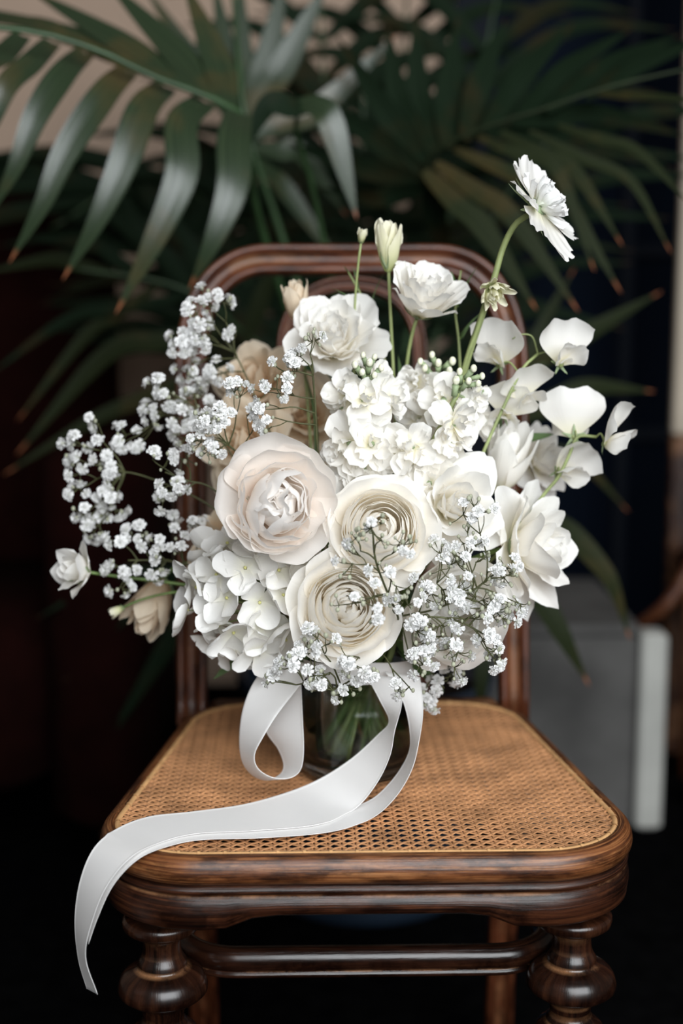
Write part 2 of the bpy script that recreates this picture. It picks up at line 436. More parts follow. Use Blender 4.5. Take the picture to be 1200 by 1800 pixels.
for j in range(0, 38):
    y = (j + 0.5) * PITCH * 0.98
    for s in (-1, 1):
        strand(Vector((0, y + s * 0.00155)), Vector((1, 0)), 0.0021, -0.0004, 0.00045, PITCH, (0 if s > 0 else math.pi), PITCH / 4)
dg = Vector((1, 0.98)).normalized(); dh = Vector((-1, 0.98)).normalized()
for k in range(-60, 61):
    o_ = Vector(((k + 0.5) * PITCH, 0.0))
    strand(o_, dg, 0.0025, 0.0006, 0.0004, PITCH * 1.4, 0.4, PITCH / 3)
    strand(o_, dh, 0.0025, 0.0003, 0.0004, PITCH * 1.4, 2.4, PITCH / 3)
wv = cpart(mb, 'cane_webbing', M['cane']); wv['kind'] = 'stuff'
# binding cane around the edge with small loops
ed = [p for p, _ in outline(-0.0012)]
mb = MB(); n = len(ed); V = []; UV = []
for i, (p, nn) in enumerate(outline(-0.0012)):
    for k, (s, h) in enumerate(((-0.0024, 0.0006), (-0.0014, 0.0022), (0.0012, 0.0024), (0.0024, 0.0008))):
        V.append((p.x + nn.x * s, p.y + nn.y * s, SEAT + h)); UV.append((i * 0.01, k / 3))
F = [(i * 4 + k, i * 4 + k + 1, ((i + 1) % n) * 4 + k + 1, ((i + 1) % n) * 4 + k) for i in range(n) for k in range(3)]
mb.add(V, F, UV); cpart(mb, 'edge_binding', M['cane_edge'])
mb = MB(); acc = 0.0
full = outline(-0.0012, 40)
for i in range(len(full)):
    p, nn = full[i]; p1 = full[(i + 1) % len(full)][0]; acc += (p1 - p).length
    if acc >= 0.019:
        acc = 0; tt = Vector((-nn.y, nn.x)) * 0.0012
        V = []
        for s, h in ((-0.0032, 0.0004), (-0.0016, 0.0030), (0.0014, 0.0032), (0.0032, 0.0006)):
            for e_ in (-1, 1): V.append((p.x + nn.x * s + tt.x * e_, p.y + nn.y * s + tt.y * e_, SEAT + h))
        mb.add(V, [(0, 1, 3, 2), (2, 3, 5, 4), (4, 5, 7, 6)])
o_ = cpart(mb, 'binding_loops', M['cane_edge']); o_['kind'] = 'stuff'

# --- turned front legs (profile: picture row, radius)
rows = [(1600, .030), (1606, .0325), (1616, .0325), (1622, .0300), (1628, .0245), (1632, .0185), (1640, .0163), (1655, .0160), (1668, .0172),
        (1676, .0196), (1680, .0210), (1684, .0210), (1687, .0196), (1690, .0225), (1695, .0285), (1702, .0335), (1710, .0362), (1717, .0372),
        (1720, .0368), (1721, .0376), (1725, .0381), (1730, .0376), (1731, .0366), (1736, .0345), (1745, .0270), (1752, .0205), (1758, .0180), (1762, .0175), (1764, .0182), (1770, .0175),
        (1776, .0170), (1782, .0182), (1786, .0205), (1790, .0200), (1793, .0230), (1799, .0275)]
prof = [(r, P(1003, py, LEGY).z) for py, r in rows]
z0 = prof[-1][1]
prof += [(.031, z0 - .008), (.033, z0 - .016), (.0335, z0 - .019), (.032, z0 - .022), (.026, z0 - .032), (.021, z0 - .04), (.0215, z0 - .06), (.020, z0 - .11), (.0175, z0 - .17), (.016, z0 - .22),
         (.020, z0 - .225), (.021, z0 - .232), (.016, z0 - .24), (.014, 0.004), (.012, 0.0), (.0, 0.0)]
prof = [(0.0, prof[0][1] + 0.002)] + prof
# refine
fine = smooth_path([(r, z, 0) for r, z in prof], 130)[:, :2]
fine[:, 0] = np.maximum(fine[:, 0], 0.0)
for s in (-1, 1):
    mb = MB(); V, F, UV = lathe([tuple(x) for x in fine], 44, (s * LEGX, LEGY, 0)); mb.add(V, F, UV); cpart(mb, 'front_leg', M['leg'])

# --- bentwood back: outer frame, inner hoop, rear legs
LEAN = math.tan(R(9.6)); YB = 0.436
def lean_pt(x, h):   # h = height above the seat
    return Vector((x, YB + (h) * LEAN, SEAT + h))
def bent_sweep(path, prof, name, mat, up_n):
    """path: list of Vector; prof: (across, depth); up_n: normal of the path's plane (towards the back)"""
    mb = MB(); n = len(path); m = len(prof); V = []; UV = []; ln = 0
    for i in range(n):
        t = (path[min(i + 1, n - 1)] - path[max(i - 1, 0)]).normalized()
        a_ = t.cross(up_n).normalized(); dpt = a_.cross(t).normalized()
        if dpt.dot(up_n) < 0: dpt = -dpt
        if i: ln += (path[i] - path[i - 1]).length
        for j, (u_, v_) in enumerate(prof):
            V.append(path[i] + a_ * u_ + dpt * v_); UV.append((ln, j * 0.004))
    F = [(i * m + j, i * m + (j + 1) % m, (i + 1) * m + (j + 1) % m, (i + 1) * m + j) for i in range(n - 1) for j in range(m)]
    F += [tuple(range(m)), tuple((n - 1) * m + j for j in range(m))]
    mb.add(V, F, UV); return cpart(mb, name, mat)
def channel(wd, dp):
    h = wd / 2
    return [(-h, dp * .3), (-h, -dp * .15), (-h * .92, -dp * .38), (-h * .74, -dp * .5), (-h * .5, -dp * .42), (-h * .36, -dp * .22), (-h * .12, -dp * .12), (h * .12, -dp * .12), (h * .36, -dp * .22),
            (h * .5, -dp * .42), (h * .74, -dp * .5), (h * .92, -dp * .38), (h, -dp * .15), (h, dp * .3), (h * .7, dp * .5), (-h * .7, dp * .5)]
nb = Vector((0, 1, -LEAN)).normalized()
HT = 0.490 - 0.0165
def arch(hw, top, rx, ry, foot, n=26):
    pts = []
    for k in range(14): pts.append(lean_pt(-hw, foot + (top - ry - foot) * k / 14))
    for k in range(n + 1):
        a_ = math.pi / 2 * k / n; e_ = 0.88
        pts.append(lean_pt(-hw + rx * (1 - max(0.0, math.cos(a_)) ** e_), top - ry + ry * math.sin(a_) ** e_))
    m_ = [Vector((-p.x, p.y, p.z)) for p in reversed(pts)]
    mid = [pts[-1].lerp(m_[0], k / 10) for k in range(1, 10)]
    return pts + (mid if (pts[-1] - m_[0]).length > 0.005 else []) + (m_ if (pts[-1] - m_[0]).length > 0.005 else m_[1:])
bent_sweep(arch(0.1772, HT, 0.088, 0.118, -0.03), channel(0.0335, 0.026), 'back_frame', M['bent'], nb)
bent_sweep(arch(0.0745, HT - 0.0265, 0.0745, 0.075, -0.03), channel(0.0165, 0.018), 'inner_hoop', M['bent'], nb)
for s in (-1, 1):
    pth = smooth_path([(s * 0.1772, YB - 0.004, SEAT - 0.02), (s * 0.176, YB, 0.36), (s * 0.172, YB + 0.012, 0.2), (s * 0.172, YB + 0.035, 0.0)], 24)
    bent_sweep([Vector(p) for p in pth], channel(0.0325, 0.026), 'rear_leg', M['bent'], Vector((0, 1, 0)))
mb = MB(); mb.box(-0.16, 0.16, 0.416, 0.444, SEAT - 0.042, SEAT - 0.004, 0.006); cpart(mb, 'back_rail', M['apron'], False)

# --- stretcher ring between the legs
zc_ = P(600, 1684, 0.07).z
sprof = [(-.0075, .010), (-.0105, .004), (-.0105, -.001), (-.0075, -.0062), (-.0068, -.0078), (-.0088, -.0092), (-.0088, -.0120), (-.005, -.0142), (.006, -.0142), (.008, -.010), (.008, .006), (.004, .0115), (-.003, .0122)]
path = []
cr = 0.05
for (cx, cy, a0) in ((LEGX - 0.012 - cr, 0.068 + cr, -90), (LEGX - 0.004 - cr, 0.425 - cr, 0), (-LEGX + 0.004 + cr, 0.425 - cr, 90), (-LEGX + 0.012 + cr, 0.068 + cr, 180)):
    for k in range(11):
        a_ = R(a0 + 9 * k); path.append((cx + cr * math.cos(a_), cy + cr * math.sin(a_), math.cos(a_), math.sin(a_)))
V = []; UV = []; m = len(sprof); n = len(path)
for i, (x, y, nx, ny) in enumerate(path):
    for j, (d, z) in enumerate(sprof):
        V.append((x - nx * d, y - ny * d, zc_ + z)); UV.append((x + y, j * 0.004))
F = [(i * m + j, ((i + 1) % n) * m + j, ((i + 1) % n) * m + (j + 1) % m, i * m + (j + 1) % m) for i in range(n) for j in range(m)]
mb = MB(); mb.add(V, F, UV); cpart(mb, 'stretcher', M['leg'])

# frayed cane ends poking out under the front apron
for k, (a_, b_, c_) in enumerate((((352, 1603), (340, 1606), (322, 1614)), ((362, 1601), (345, 1604), (330, 1611)), ((380, 1601), (366, 1603), (350, 1604)), ((940, 1601), (955, 1604), (972, 1607)), ((948, 1602), (962, 1606), (975, 1606)))):
    pts = [P(*a_, 0.004), P(*b_, 0.000), P(*c_, 0.003)]
    mb = MB(); mb.tube(smooth_path([tuple(p) for p in pts], 10), 0.0009, 0.0005, 6); cpart(mb, 'frayed_cane', M['cane_edge'])
# ================================================================== potted palm behind the chair
def leaf_mat(name, deep, light, brown, rough=0.36, spec=0.5, tip=(0.30, 0.11, 0.05)):
    m, nt, b, out = newmat(name); L = nt.links.new
    tc = nt.nodes.new('ShaderNodeTexCoord'); sp = nt.nodes.new('ShaderNodeSeparateXYZ'); L(tc.outputs['UV'], sp.inputs[0])
    mp = mapped(nt, 'UV', (22, 0.9, 1))
    n1 = nd(nt, 'ShaderNodeTexNoise', i_Scale=1.0, i_Detail=4.0); L(mp.outputs[0], n1.inputs['Vector'])
    rp = ramp(nt, [(0.3, deep), (0.75, light)]); L(n1.outputs['Fac'], rp.inputs[0])
    mp2 = mapped(nt, 'Object', (9, 9, 9)); n2 = nd(nt, 'ShaderNodeTexNoise', i_Scale=1.0, i_Detail=3.0); L(mp2.outputs[0], n2.inputs['Vector'])
    rp2 = ramp(nt, [(0.52, (0, 0, 0)), (0.70, (0.55, 0.55, 0.55))]); L(n2.outputs['Fac'], rp2.inputs[0])
    mx = nd(nt, 'ShaderNodeMix', data_type='RGBA'); L(rp2.outputs[0], mx.inputs['Factor']); L(rp.outputs[0], mx.inputs['A'])
    mx.inputs['B'].default_value = (brown[0], brown[1], brown[2], 1)
    rp3 = ramp(nt, [(0.93, (0, 0, 0)), (0.965, (1, 1, 1))]); L(sp.outputs['Y'], rp3.inputs[0])
    mx2 = nd(nt, 'ShaderNodeMix', data_type='RGBA'); L(rp3.outputs[0], mx2.inputs['Factor']); L(mx.outputs['Result'], mx2.inputs['A'])
    mx2.inputs['B'].default_value = (*tip, 1)
    L(mx2.outputs['Result'], b.inputs['Base Color'])
    b.inputs['Roughness'].default_value = rough; b.inputs['Specular IOR Level'].default_value = spec
    bp = nd(nt, 'ShaderNodeBump', i_Strength=0.35, i_Distance=0.001); L(n1.outputs['Fac'], bp.inputs['Height']); L(bp.outputs[0], b.inputs['Normal'])
    tr = nt.nodes.new('ShaderNodeBsdfTranslucent'); L(mx2.outputs['Result'], tr.inputs['Color'])
    ms = nt.nodes.new('ShaderNodeMixShader'); ms.inputs[0].default_value = 0.15
    L(b.outputs[0], ms.inputs[1]); L(tr.outputs[0], ms.inputs[2]); L(ms.outputs[0], out.inputs['Surface'])
    return m
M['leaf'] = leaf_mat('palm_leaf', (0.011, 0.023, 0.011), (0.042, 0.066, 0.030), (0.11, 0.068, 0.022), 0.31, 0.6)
M['leaf_dark'] = leaf_mat('shade_darkened_palm_leaf', (0.004, 0.010, 0.005), (0.013, 0.027, 0.012), (0.035, 0.022, 0.008), 0.65, 0.1, (0.03, 0.018, 0.009))  # same palm leaf, with the shade of the rear fronds put into its colour
M['leaf_dim'] = leaf_mat('dimmed_palm_leaf', (0.007, 0.013, 0.005), (0.030, 0.038, 0.013), (0.075, 0.046, 0.014), 0.6, 0.15)  # palm leaf colour and sheen lowered to paint in dim light at the sides
M['rachis'] = plain('palm_petiole', (0.028, 0.06, 0.022), 0.4, 0.4, 0.3, 20)
M['rachis_dark'] = plain('shade_darkened_petiole', (0.014, 0.022, 0.009), 0.6, 0.2, 0.3, 20)  # petiole green darkened so the right frond sits in painted shade
M['navy_glaze'] = plain('navy_glaze', (0.014, 0.024, 0.040), 0.22, 0.6, 0.2, 6)
M['soil'] = plain('dark_soil', (0.012, 0.008, 0.006), 0.95, 0.1, 0.4, 60, 0.6, 200)

pc = PZ(650, 1640, 0.0); pc = Vector((pc.x, pc.y + 0.16, 0))
pot = thing('planter', 'round dark navy glazed planter on the floor under the chair', 'planter', pc)
mb = MB(); V, F, UV = lathe([(0, 0), (.145, 0), (.152, .006), (.155, .02), (.150, .03), (.152, .04), (.17, .2), (.182, .31), (.190, .315), (.192, .335), (.186, .342), (.178, .338), (.172, .30), (0, .30)], 56)
mb.add(V, F, UV); mb.build('bowl', M['navy_glaze'], pot)
mb = MB(); V, F, UV = lathe([(0, .306), (.08, .308), (.172, .303)], 32); mb.add(V, F, UV); mb.build('soil', M['soil'], pot)

PALM = Vector((pc.x, pc.y, 0.31))
palm = thing('palm', 'tall green palm with long arching fronds behind the chair', 'palm', PALM)

def leaflet(fr, pts, wid, mat, face=(0, -1, 0.25), nu=22, sharp=0.62, fold=0.18, face2=None, b0w=0.35):
    """one tapering pleated leaflet along world points pts, wid in metres"""
    c = smooth_path([tuple(p) for p in pts], nu)
    t = np.gradient(c, axis=0); t /= np.linalg.norm(t, axis=1)[:, None]
    f0 = np.array(face, float); f1_ = np.array(face2 if face2 is not None else face, float); V = []; UV = []; sv = None
    for i in range(nu):
        u = i / (nu - 1); k_ = min(1, max(0, (u - .2) / .4)); fv = f0 * (1 - k_) + f1_ * k_
        s = np.cross(t[i], fv)
        if np.linalg.norm(s) < 0.12 and sv is not None: s = sv
        s /= np.linalg.norm(s) + 1e-9
        if sv is not None:
            if np.dot(s, sv) < 0: s = -s
            s = 0.5 * s + 0.5 * sv; s /= np.linalg.norm(s)
        sv = s; nn = np.cross(s, t[i]); 
        if np.dot(nn, fv) < 0: nn = -nn
        pr = (b0w + (1 - b0w) * min(1, u / 0.3) ** 0.7) if u < 0.3 else (1 - ((u - 0.3) / 0.7) ** (1 / sharp * 1.0)) 
        h = wid / 2 * max(pr, 0.01)
        for k, (a_, d_) in enumerate(((-1, 0), (-.66, .5), (-.33, .35), (0, 1), (.33, .35), (.66, .5), (1, 0))):
            V.append(c[i] + s * a_ * h - nn * (d_ * fold * h) ); UV.append((a_ * .5 + .5, u))
    F = [(i * 7 + k, i * 7 + k + 1, (i + 1) * 7 + k + 1, (i + 1) * 7 + k) for i in range(nu - 1) for k in range(6)]
    V = [tuple(Vector(v) - PALM) for v in V]
    return obj('leaflet', mesh_from('leaflet', V, F, mat, UV), fr)
def frond(pts, r0=0.007, r1=0.002, mat=None):
    c = smooth_path([tuple(Vector(p) - PALM) for p in pts], 40)
    mb = MB(); mb.tube(c, r0, r1, 8); return mb.build('frond', mat or M['rachis'], palm)
def wpx(w_, y): return w_ / FPX * (y + 1.077) * 0.99
def lf(fr, b, m, t, wd, y0, y1=None, mat='leaf', **k):
    y1 = y0 if y1 is None else y1
    leaflet(fr, [P(b[0], b[1], y0), P((b[0] * .45 + m[0] * .55), (b[1] * .45 + m[1] * .55), y0 * .7 + y1 * .3), P(m[0], m[1], (y0 + y1) / 2), P(t[0], t[1], y1)], wpx(wd, y0), M[mat], **k)

# front-left arching frond
f1 = frond([PALM, (0.02, 1.0, 0.55), P(468, 430, .82), P(440, 300, .72), P(425, 205, .68), P(360, 168, .66), P(270, 135, .64), P(180, 92, .62), P(60, 56, .60), P(-120, 40, .58)], .008, .003)
for b, m, t, wd in (((422, 196), (408, 330), (332, 508), 64), ((360, 176), (318, 310), (203, 552), 62), ((292, 150), (215, 290), (110, 492), 58), ((225, 122), (118, 262), (16, 462), 54),
                    ((150, 90), (62, 205), (-22, 385), 50), ((92, 72), (12, 150), (-70, 310), 46), ((40, 60), (-40, 120), (-110, 230), 44)):
    leaflet(f1, [P(b[0], b[1], .67), P(b[0] - 10 if wd == 64 else b[0] - 40, b[1] + 40 if wd != 64 else b[1] + 45, .62), P(m[0], m[1], .59), P((m[0] + t[0]) / 2 + 6, (m[1] + t[1]) / 2, .585), P(t[0], t[1], .60)], wpx(wd, .6), M['leaf'], face=(0.35, -0.55, 0.8), face2=(0.12, -1, 0.30), b0w=0.72)
for b, m, t, wd in (((405, 190), (380, 100), (320, -40), 62), ((380, 175), (300, 80), (180, -40), 66), ((330, 155), (200, 66), (40, -25), 62), ((262, 130), (130, 62), (-60, 8), 54), ((190, 96), (60, 40), (-90, 28), 44)):
    lf(f1, b, m, t, wd, .68, .78, face=(0.3, -0.8, 0.6))
# upright frond, centre
f2 = frond([PALM, (0.03, 1.0, 0.6), P(500, 430, .95), P(435, 230, .92), P(415, 60, .95), P(405, -120, .98)], .008, .003)
for b, m, t, wd in (((430, 215), (400, 90), (372, -50), 40), ((434, 205), (428, 90), (420, -60), 34), ((436, 200), (500, 110), (580, -40), 52), ((432, 215), (470, 100), (505, -60), 48), ((440, 240), (560, 190), (700, 60), 46),
                    ((436, 235), (350, 120), (250, -30), 46), ((445, 260), (530, 270), (610, 380), 40), ((450, 280), (500, 330), (600, 470), 36)):
    lf(f2, b, m, t, wd, .92, .98, face=(0.2, -1, 0.3))
# short frond with a leaflet folding down, centre
f3 = frond([PALM, (0.04, 0.95, 0.6), P(560, 380, .80), P(520, 230, .74), P(530, 185, .70)], .006, .003)
for b, m, t, wd in (((515, 184), (585, 225), (627, 385), 50), ((540, 190), (470, 185), (432, 262), 44)):
    leaflet(f3, [P(b[0], b[1], .70), P(b[0] * .5 + m[0] * .5 + 8, min(b[1], m[1]) + 2, .68), P(m[0], m[1], .67), P(t[0], t[1], .68)], wpx(wd, .7), M['leaf' if wd == 50 else 'leaf_dark'], face=(0.1, -1, 0.3))
# big dark frond, right
f4 = frond([PALM, (0.06, 1.0, 0.6), P(765, 430, .95), P(745, 330, .85), P(760, 270, .80), P(850, 225, .75), P(960, 190, .72), P(1080, 150, .70), P(1260, 110, .68)], .006, .002, M['rachis_dark'])
for b, m, t, wd, k in (((745, 300), (850, 400), (943, 545), 46, 'leaf_dim'), ((765, 285), (900, 380), (1017, 548), 40, 'leaf_dim'), ((800, 262), (985, 340), (1092, 516), 36, 'leaf_dim'), ((840, 240), (980, 300), (1045, 478), 30, 'leaf_dim'),
                       ((880, 232), (1010, 300), (1094, 432), 30, 'leaf_dim'), ((930, 230), (1110, 320), (1180, 446), 24, 'leaf_dim'), ((980, 220), (1120, 265), (1215, 360), 24, 'leaf_dim'), ((1050, 165), (1150, 170), (1260, 180), 22, 'leaf_dim')):
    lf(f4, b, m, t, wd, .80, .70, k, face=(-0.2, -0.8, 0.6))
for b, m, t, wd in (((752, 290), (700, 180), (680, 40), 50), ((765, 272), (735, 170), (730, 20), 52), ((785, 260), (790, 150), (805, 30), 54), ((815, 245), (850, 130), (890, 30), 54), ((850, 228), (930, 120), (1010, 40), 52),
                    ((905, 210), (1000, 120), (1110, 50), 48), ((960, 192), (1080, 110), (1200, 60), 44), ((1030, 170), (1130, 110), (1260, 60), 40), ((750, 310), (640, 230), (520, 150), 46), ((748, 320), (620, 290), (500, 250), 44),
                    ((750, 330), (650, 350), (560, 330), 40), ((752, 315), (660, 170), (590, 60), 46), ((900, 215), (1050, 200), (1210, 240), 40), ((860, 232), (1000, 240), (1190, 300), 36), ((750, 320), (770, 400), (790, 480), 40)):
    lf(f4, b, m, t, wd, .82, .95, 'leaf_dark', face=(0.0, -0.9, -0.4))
# low fronds showing beside the chair back, right
f5 = frond([PALM, (0.12, 1.0, 0.5), P(800, 800, .95), P(880, 680, .90), P(960, 640, .88)], .006, .002)
for b, m, t, wd in (((900, 660), (1040, 580), (1163, 512), 42), ((905, 740), (1040, 680), (1150, 688), 50), ((880, 760), (1020, 810), (1105, 900), 28), ((890, 720), (960, 560), (1010, 470), 30)):
    lf(f5, b, m, t, wd, .90, .95, 'leaf_dim', face=(0, -0.8, 0.6))
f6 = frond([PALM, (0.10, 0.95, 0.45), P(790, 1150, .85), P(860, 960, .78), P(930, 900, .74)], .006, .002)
leaflet(f6, [P(905, 910, .76), P(985, 925, .72), P(1060, 1000, .70), P(1085, 1050, .70), P(1107, 1125, .71)], wpx(50, .72), M['leaf_dim'], face=(0.2, -0.8, 0.6))
leaflet(f6, [P(870, 960, .76), P(935, 1030, .66), P(985, 1110, .64), P(1036, 1206, .66)], wpx(56, .72), M['leaf_dim'], face=(0.5, -1, 0.1))
leaflet(f6, [P(858, 970, .74), P(852, 1100, .68), P(846, 1200, .66), P(838, 1290, .68)], wpx(40, .72), M['leaf_dim'], face=(0.1, -1, 0.3))
# shadowed fronds, left
f7 = frond([PALM, (-0.05, 1.0, 0.5), P(520, 700, 1.05), P(400, 560, 1.0), P(300, 500, .98), P(120, 470, .96)], .006, .002)
for b, m, t, wd, k in (((400, 575), (190, 620), (28, 800), 44, 'leaf_dim'), ((330, 520), (120, 560), (-20, 660), 30, 'leaf_dark'), ((280, 500), (150, 590), (30, 740), 28, 'leaf_dim'), ((390, 640), (160, 740), (5, 835), 34, 'leaf_dim'),
                       ((200, 480), (90, 455), (-30, 480), 34, 'leaf_dim'), ((260, 490), (160, 430), (40, 420), 30, 'leaf_dark'), ((350, 520), (270, 430), (150, 350), 34, 'leaf_dark'), ((400, 560), (340, 440), (270, 330), 36, 'leaf_dark'),
                       ((330, 505), (240, 400), (200, 300), 34, 'leaf_dark'), ((430, 600), (470, 500), (520, 430), 34, 'leaf_dim')):
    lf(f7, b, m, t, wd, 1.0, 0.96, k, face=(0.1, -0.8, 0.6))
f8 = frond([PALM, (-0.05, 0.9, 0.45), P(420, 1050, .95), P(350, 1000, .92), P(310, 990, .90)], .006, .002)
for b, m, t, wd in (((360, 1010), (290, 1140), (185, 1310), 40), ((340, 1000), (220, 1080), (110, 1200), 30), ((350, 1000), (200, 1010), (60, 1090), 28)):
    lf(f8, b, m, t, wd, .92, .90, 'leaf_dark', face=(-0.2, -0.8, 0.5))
# fronds at the back that close the crown
rng = random.Random(5)
for k, (tx, ty, yy, n_) in enumerate(((560, -60, 1.35, 9), (720, -80, 1.40, 9), (880, -40, 1.35, 8), (640, 120, 1.3, 9), (1010, 200, 1.3, 7), (90, 400, 1.22, 11), (230, 310, 1.28, 11), (400, 240, 1.32, 9))):
    pts = [PALM + Vector((rng.uniform(-.03, .03), rng.uniform(0, .05), 0)), P(620 + (tx - 620) * .35, 620, 1.2), P(620 + (tx - 620) * .7, 340, 1.28), P(tx, ty, yy)]
    f = frond(pts, .007, .002); c = smooth_path([tuple(p) for p in pts], 40)
    for i in range(n_):
        j = 18 + int(20 * i / n_); b0 = Vector(c[j]); tt = (Vector(c[min(j + 2, 39)]) - Vector(c[j - 2])).normalized()
        for s in (-1, 1):
            side = Vector((s, rng.uniform(-.3, .1), 0)).normalized(); ln = rng.uniform(.26, .36)
            p1 = b0 + (side * .8 + tt * .6) * ln * .5; p2 = b0 + (side * .85 + tt * .55) * ln + Vector((0, 0, -.05 - .05 * rng.random()))
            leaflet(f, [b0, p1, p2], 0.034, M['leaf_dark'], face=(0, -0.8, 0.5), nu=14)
# ================================================================== glass vase
def glassy(name, tint, ior, clear):
    # thin clear body: lets light straight through, mirrors at grazing angles, bends a share of it
    m, nt, b, out = newmat(name); L = nt.links.new
    b.inputs['Transmission Weight'].default_value = 1.0; b.inputs['Roughness'].default_value = 0.0; b.inputs['IOR'].default_value = ior
    b.inputs['Base Color'].default_value = (*tint, 1)
    tp = nt.nodes.new('ShaderNodeBsdfTransparent'); tp.inputs[0].default_value = (*tint, 1)
    fr = nt.nodes.new('ShaderNodeFresnel'); fr.inputs[0].default_value = ior
    gl = nt.nodes.new('ShaderNodeBsdfGlossy'); gl.inputs['Roughness'].default_value = 0.02
    m1 = nt.nodes.new('ShaderNodeMixShader'); L(fr.outputs[0], m1.inputs[0]); L(tp.outputs[0], m1.inputs[1]); L(gl.outputs[0], m1.inputs[2])
    m2 = nt.nodes.new('ShaderNodeMixShader'); m2.inputs[0].default_value = clear; L(b.outputs[0], m2.inputs[1]); L(m1.outputs[0], m2.inputs[2]); L(m2.outputs[0], out.inputs['Surface'])
    return m
M['glass'] = glassy('clear_glass', (0.96, 0.98, 0.97), 1.47, 0.75)
M['glass_foot'] = glassy('thick_glass', (0.93, 0.96, 0.95), 1.5, 0.15)
M['water'] = glassy('vase_water', (0.90, 0.93, 0.88), 1.33, 0.8)
VX, VY, VZ = -0.004, 0.198, SEAT + 0.0030
vase = thing('glass_vase', 'clear glass vase with water and stems standing on the cane seat', 'vase', (VX, VY, VZ))
mb = MB(); V, F, UV = lathe([(0, 0), (.048, 0), (.053, .002), (.0555, .007), (.0555, .014), (.0545, .03), (.0535, .06), (.0535, .10), (.0545, .108), (.0530, .1095), (.0515, .108), (.0505, .10), (.0505, .06), (.0512, .03), (.050, .018), (.044, .0125), (0, .0115)], 64)
mb.add(V, F, UV); mb.build('vessel', M['glass'], vase)
mb = MB(); V, F, UV = lathe([(0, .0006), (.047, .0006), (.052, .0025), (.0545, .0072), (.0545, .0125), (.050, .0155), (.0435, .0112), (0, .0105)], 64)
mb.add(V, F, UV); mb.build('thick_foot', M['glass_foot'], vase)
mb = MB(); V, F, UV = lathe([(0, .0121), (.0436, .0131), (.0494, .0185), (.0506, .03), (.0500, .06), (.0499, .0715), (.0, .0713)], 64)
mb.add(V, F, UV); mb.build('water', M['water'], vase)

# ================================================================== satin ribbon
m, nt, b, out = newmat('white_satin'); L = nt.links.new
b.inputs['Base Color'].default_value = (0.91, 0.90, 0.89, 1); b.inputs['Roughness'].default_value = 0.36; b.inputs['Specular IOR Level'].default_value = 0.45
b.inputs['Sheen Weight'].default_value = 0.25; b.inputs['Sheen Roughness'].default_value = 0.4
mp = mapped(nt, 'UV', (60, 900, 1)); wv_ = nd(nt, 'ShaderNodeTexNoise', i_Scale=1.0, i_Detail=2.0); L(mp.outputs[0], wv_.inputs['Vector'])
bp = nd(nt, 'ShaderNodeBump', i_Strength=0.12, i_Distance=0.0004); L(wv_.outputs['Fac'], bp.inputs['Height']); L(bp.outputs[0], b.inputs['Normal'])
tr = nt.nodes.new('ShaderNodeBsdfTranslucent'); tr.inputs['Color'].default_value = (0.84, 0.81, 0.78, 1)
ms = nt.nodes.new('ShaderNodeMixShader'); ms.inputs[0].default_value = 0.15
L(b.outputs[0], ms.inputs[1]); L(tr.outputs[0], ms.inputs[2]); L(ms.outputs[0], out.inputs['Surface'])
M['satin'] = m
RB = Vector((VX, VY - 0.06, SEAT + 0.1))
ribbon = thing('satin_ribbon', 'white satin ribbon tied round the vase, tails trailing off the seat', 'ribbon', RB)
_SEATOUT = [p for p, _ in outline(0.0145)]
def over_seat(x, y):
    for i in range(len(_SEATOUT)):
        a_ = _SEATOUT[i]; b_ = _SEATOUT[(i + 1) % len(_SEATOUT)]
        if (b_.x - a_.x) * (y - a_.y) - (b_.y - a_.y) * (x - a_.x) < 0: return False
    return True
def strip(name, A, B, n=90, sag=0.0, mat='satin', lay=0.0042):
    """satin band between two edge lines (same number of world points), with a fine selvedge"""
    a_ = smooth_path([tuple(p) for p in A], n); c_ = smooth_path([tuple(p) for p in B], n)
    # resample jointly so that the rungs stay square to the band
    cols = [0, .012, .03, .06, .2, .35, .5, .65, .8, .94, .97, .988, 1]; V = []; UV = []; ln = 0
    for i in range(n):
        w_ = c_[i] - a_[i]; t = (a_[min(i + 1, n - 1)] + c_[min(i + 1, n - 1)] - a_[max(i - 1, 0)] - c_[max(i - 1, 0)])
        nn = np.cross(t, w_); nn /= np.linalg.norm(nn) + 1e-12
        if i: ln += np.linalg.norm((a_[i] + c_[i] - a_[i - 1] - c_[i - 1]) / 2)
        for q_ in cols:
            e = min(q_, 1 - q_); h = 0.00035 * (1 if e < 0.02 else 0) + sag * math.sin(math.pi * q_)
            p_ = Vector(a_[i] + w_ * q_ + nn * h)
            if p_.z < SEAT + lay and p_.z > SEAT - 0.02 and over_seat(p_.x, p_.y): p_.z = SEAT + lay
            V.append(tuple(p_ - RB)); UV.append((q_, ln))
    m_ = len(cols)
    F = [(i * m_ + k, i * m_ + k + 1, (i + 1) * m_ + k + 1, (i + 1) * m_ + k) for i in range(n - 1) for k in range(m_ - 1)]
    o = obj(name, mesh_from(name, V, F, M[mat], UV), ribbon)
    md = o.modifiers.new('cloth_thickness', 'SOLIDIFY'); md.thickness = 0.0004; md.offset = 0
    return o
# band round the vase rim
nb_ = 72; A = []; B = []
for k in range(nb_ + 1):
    a_ = 2 * math.pi * k / nb_; r = 0.0568 + 0.0006 * math.sin(5 * a_)
    A.append((VX + r * math.cos(a_), VY + r * math.sin(a_), SEAT + 0.0985)); B.append((VX + (r + .001) * math.cos(a_), VY + (r + .001) * math.sin(a_), SEAT + 0.117 + 0.002 * math.sin(3 * a_)))
strip('wrap_band', A, B, 100)
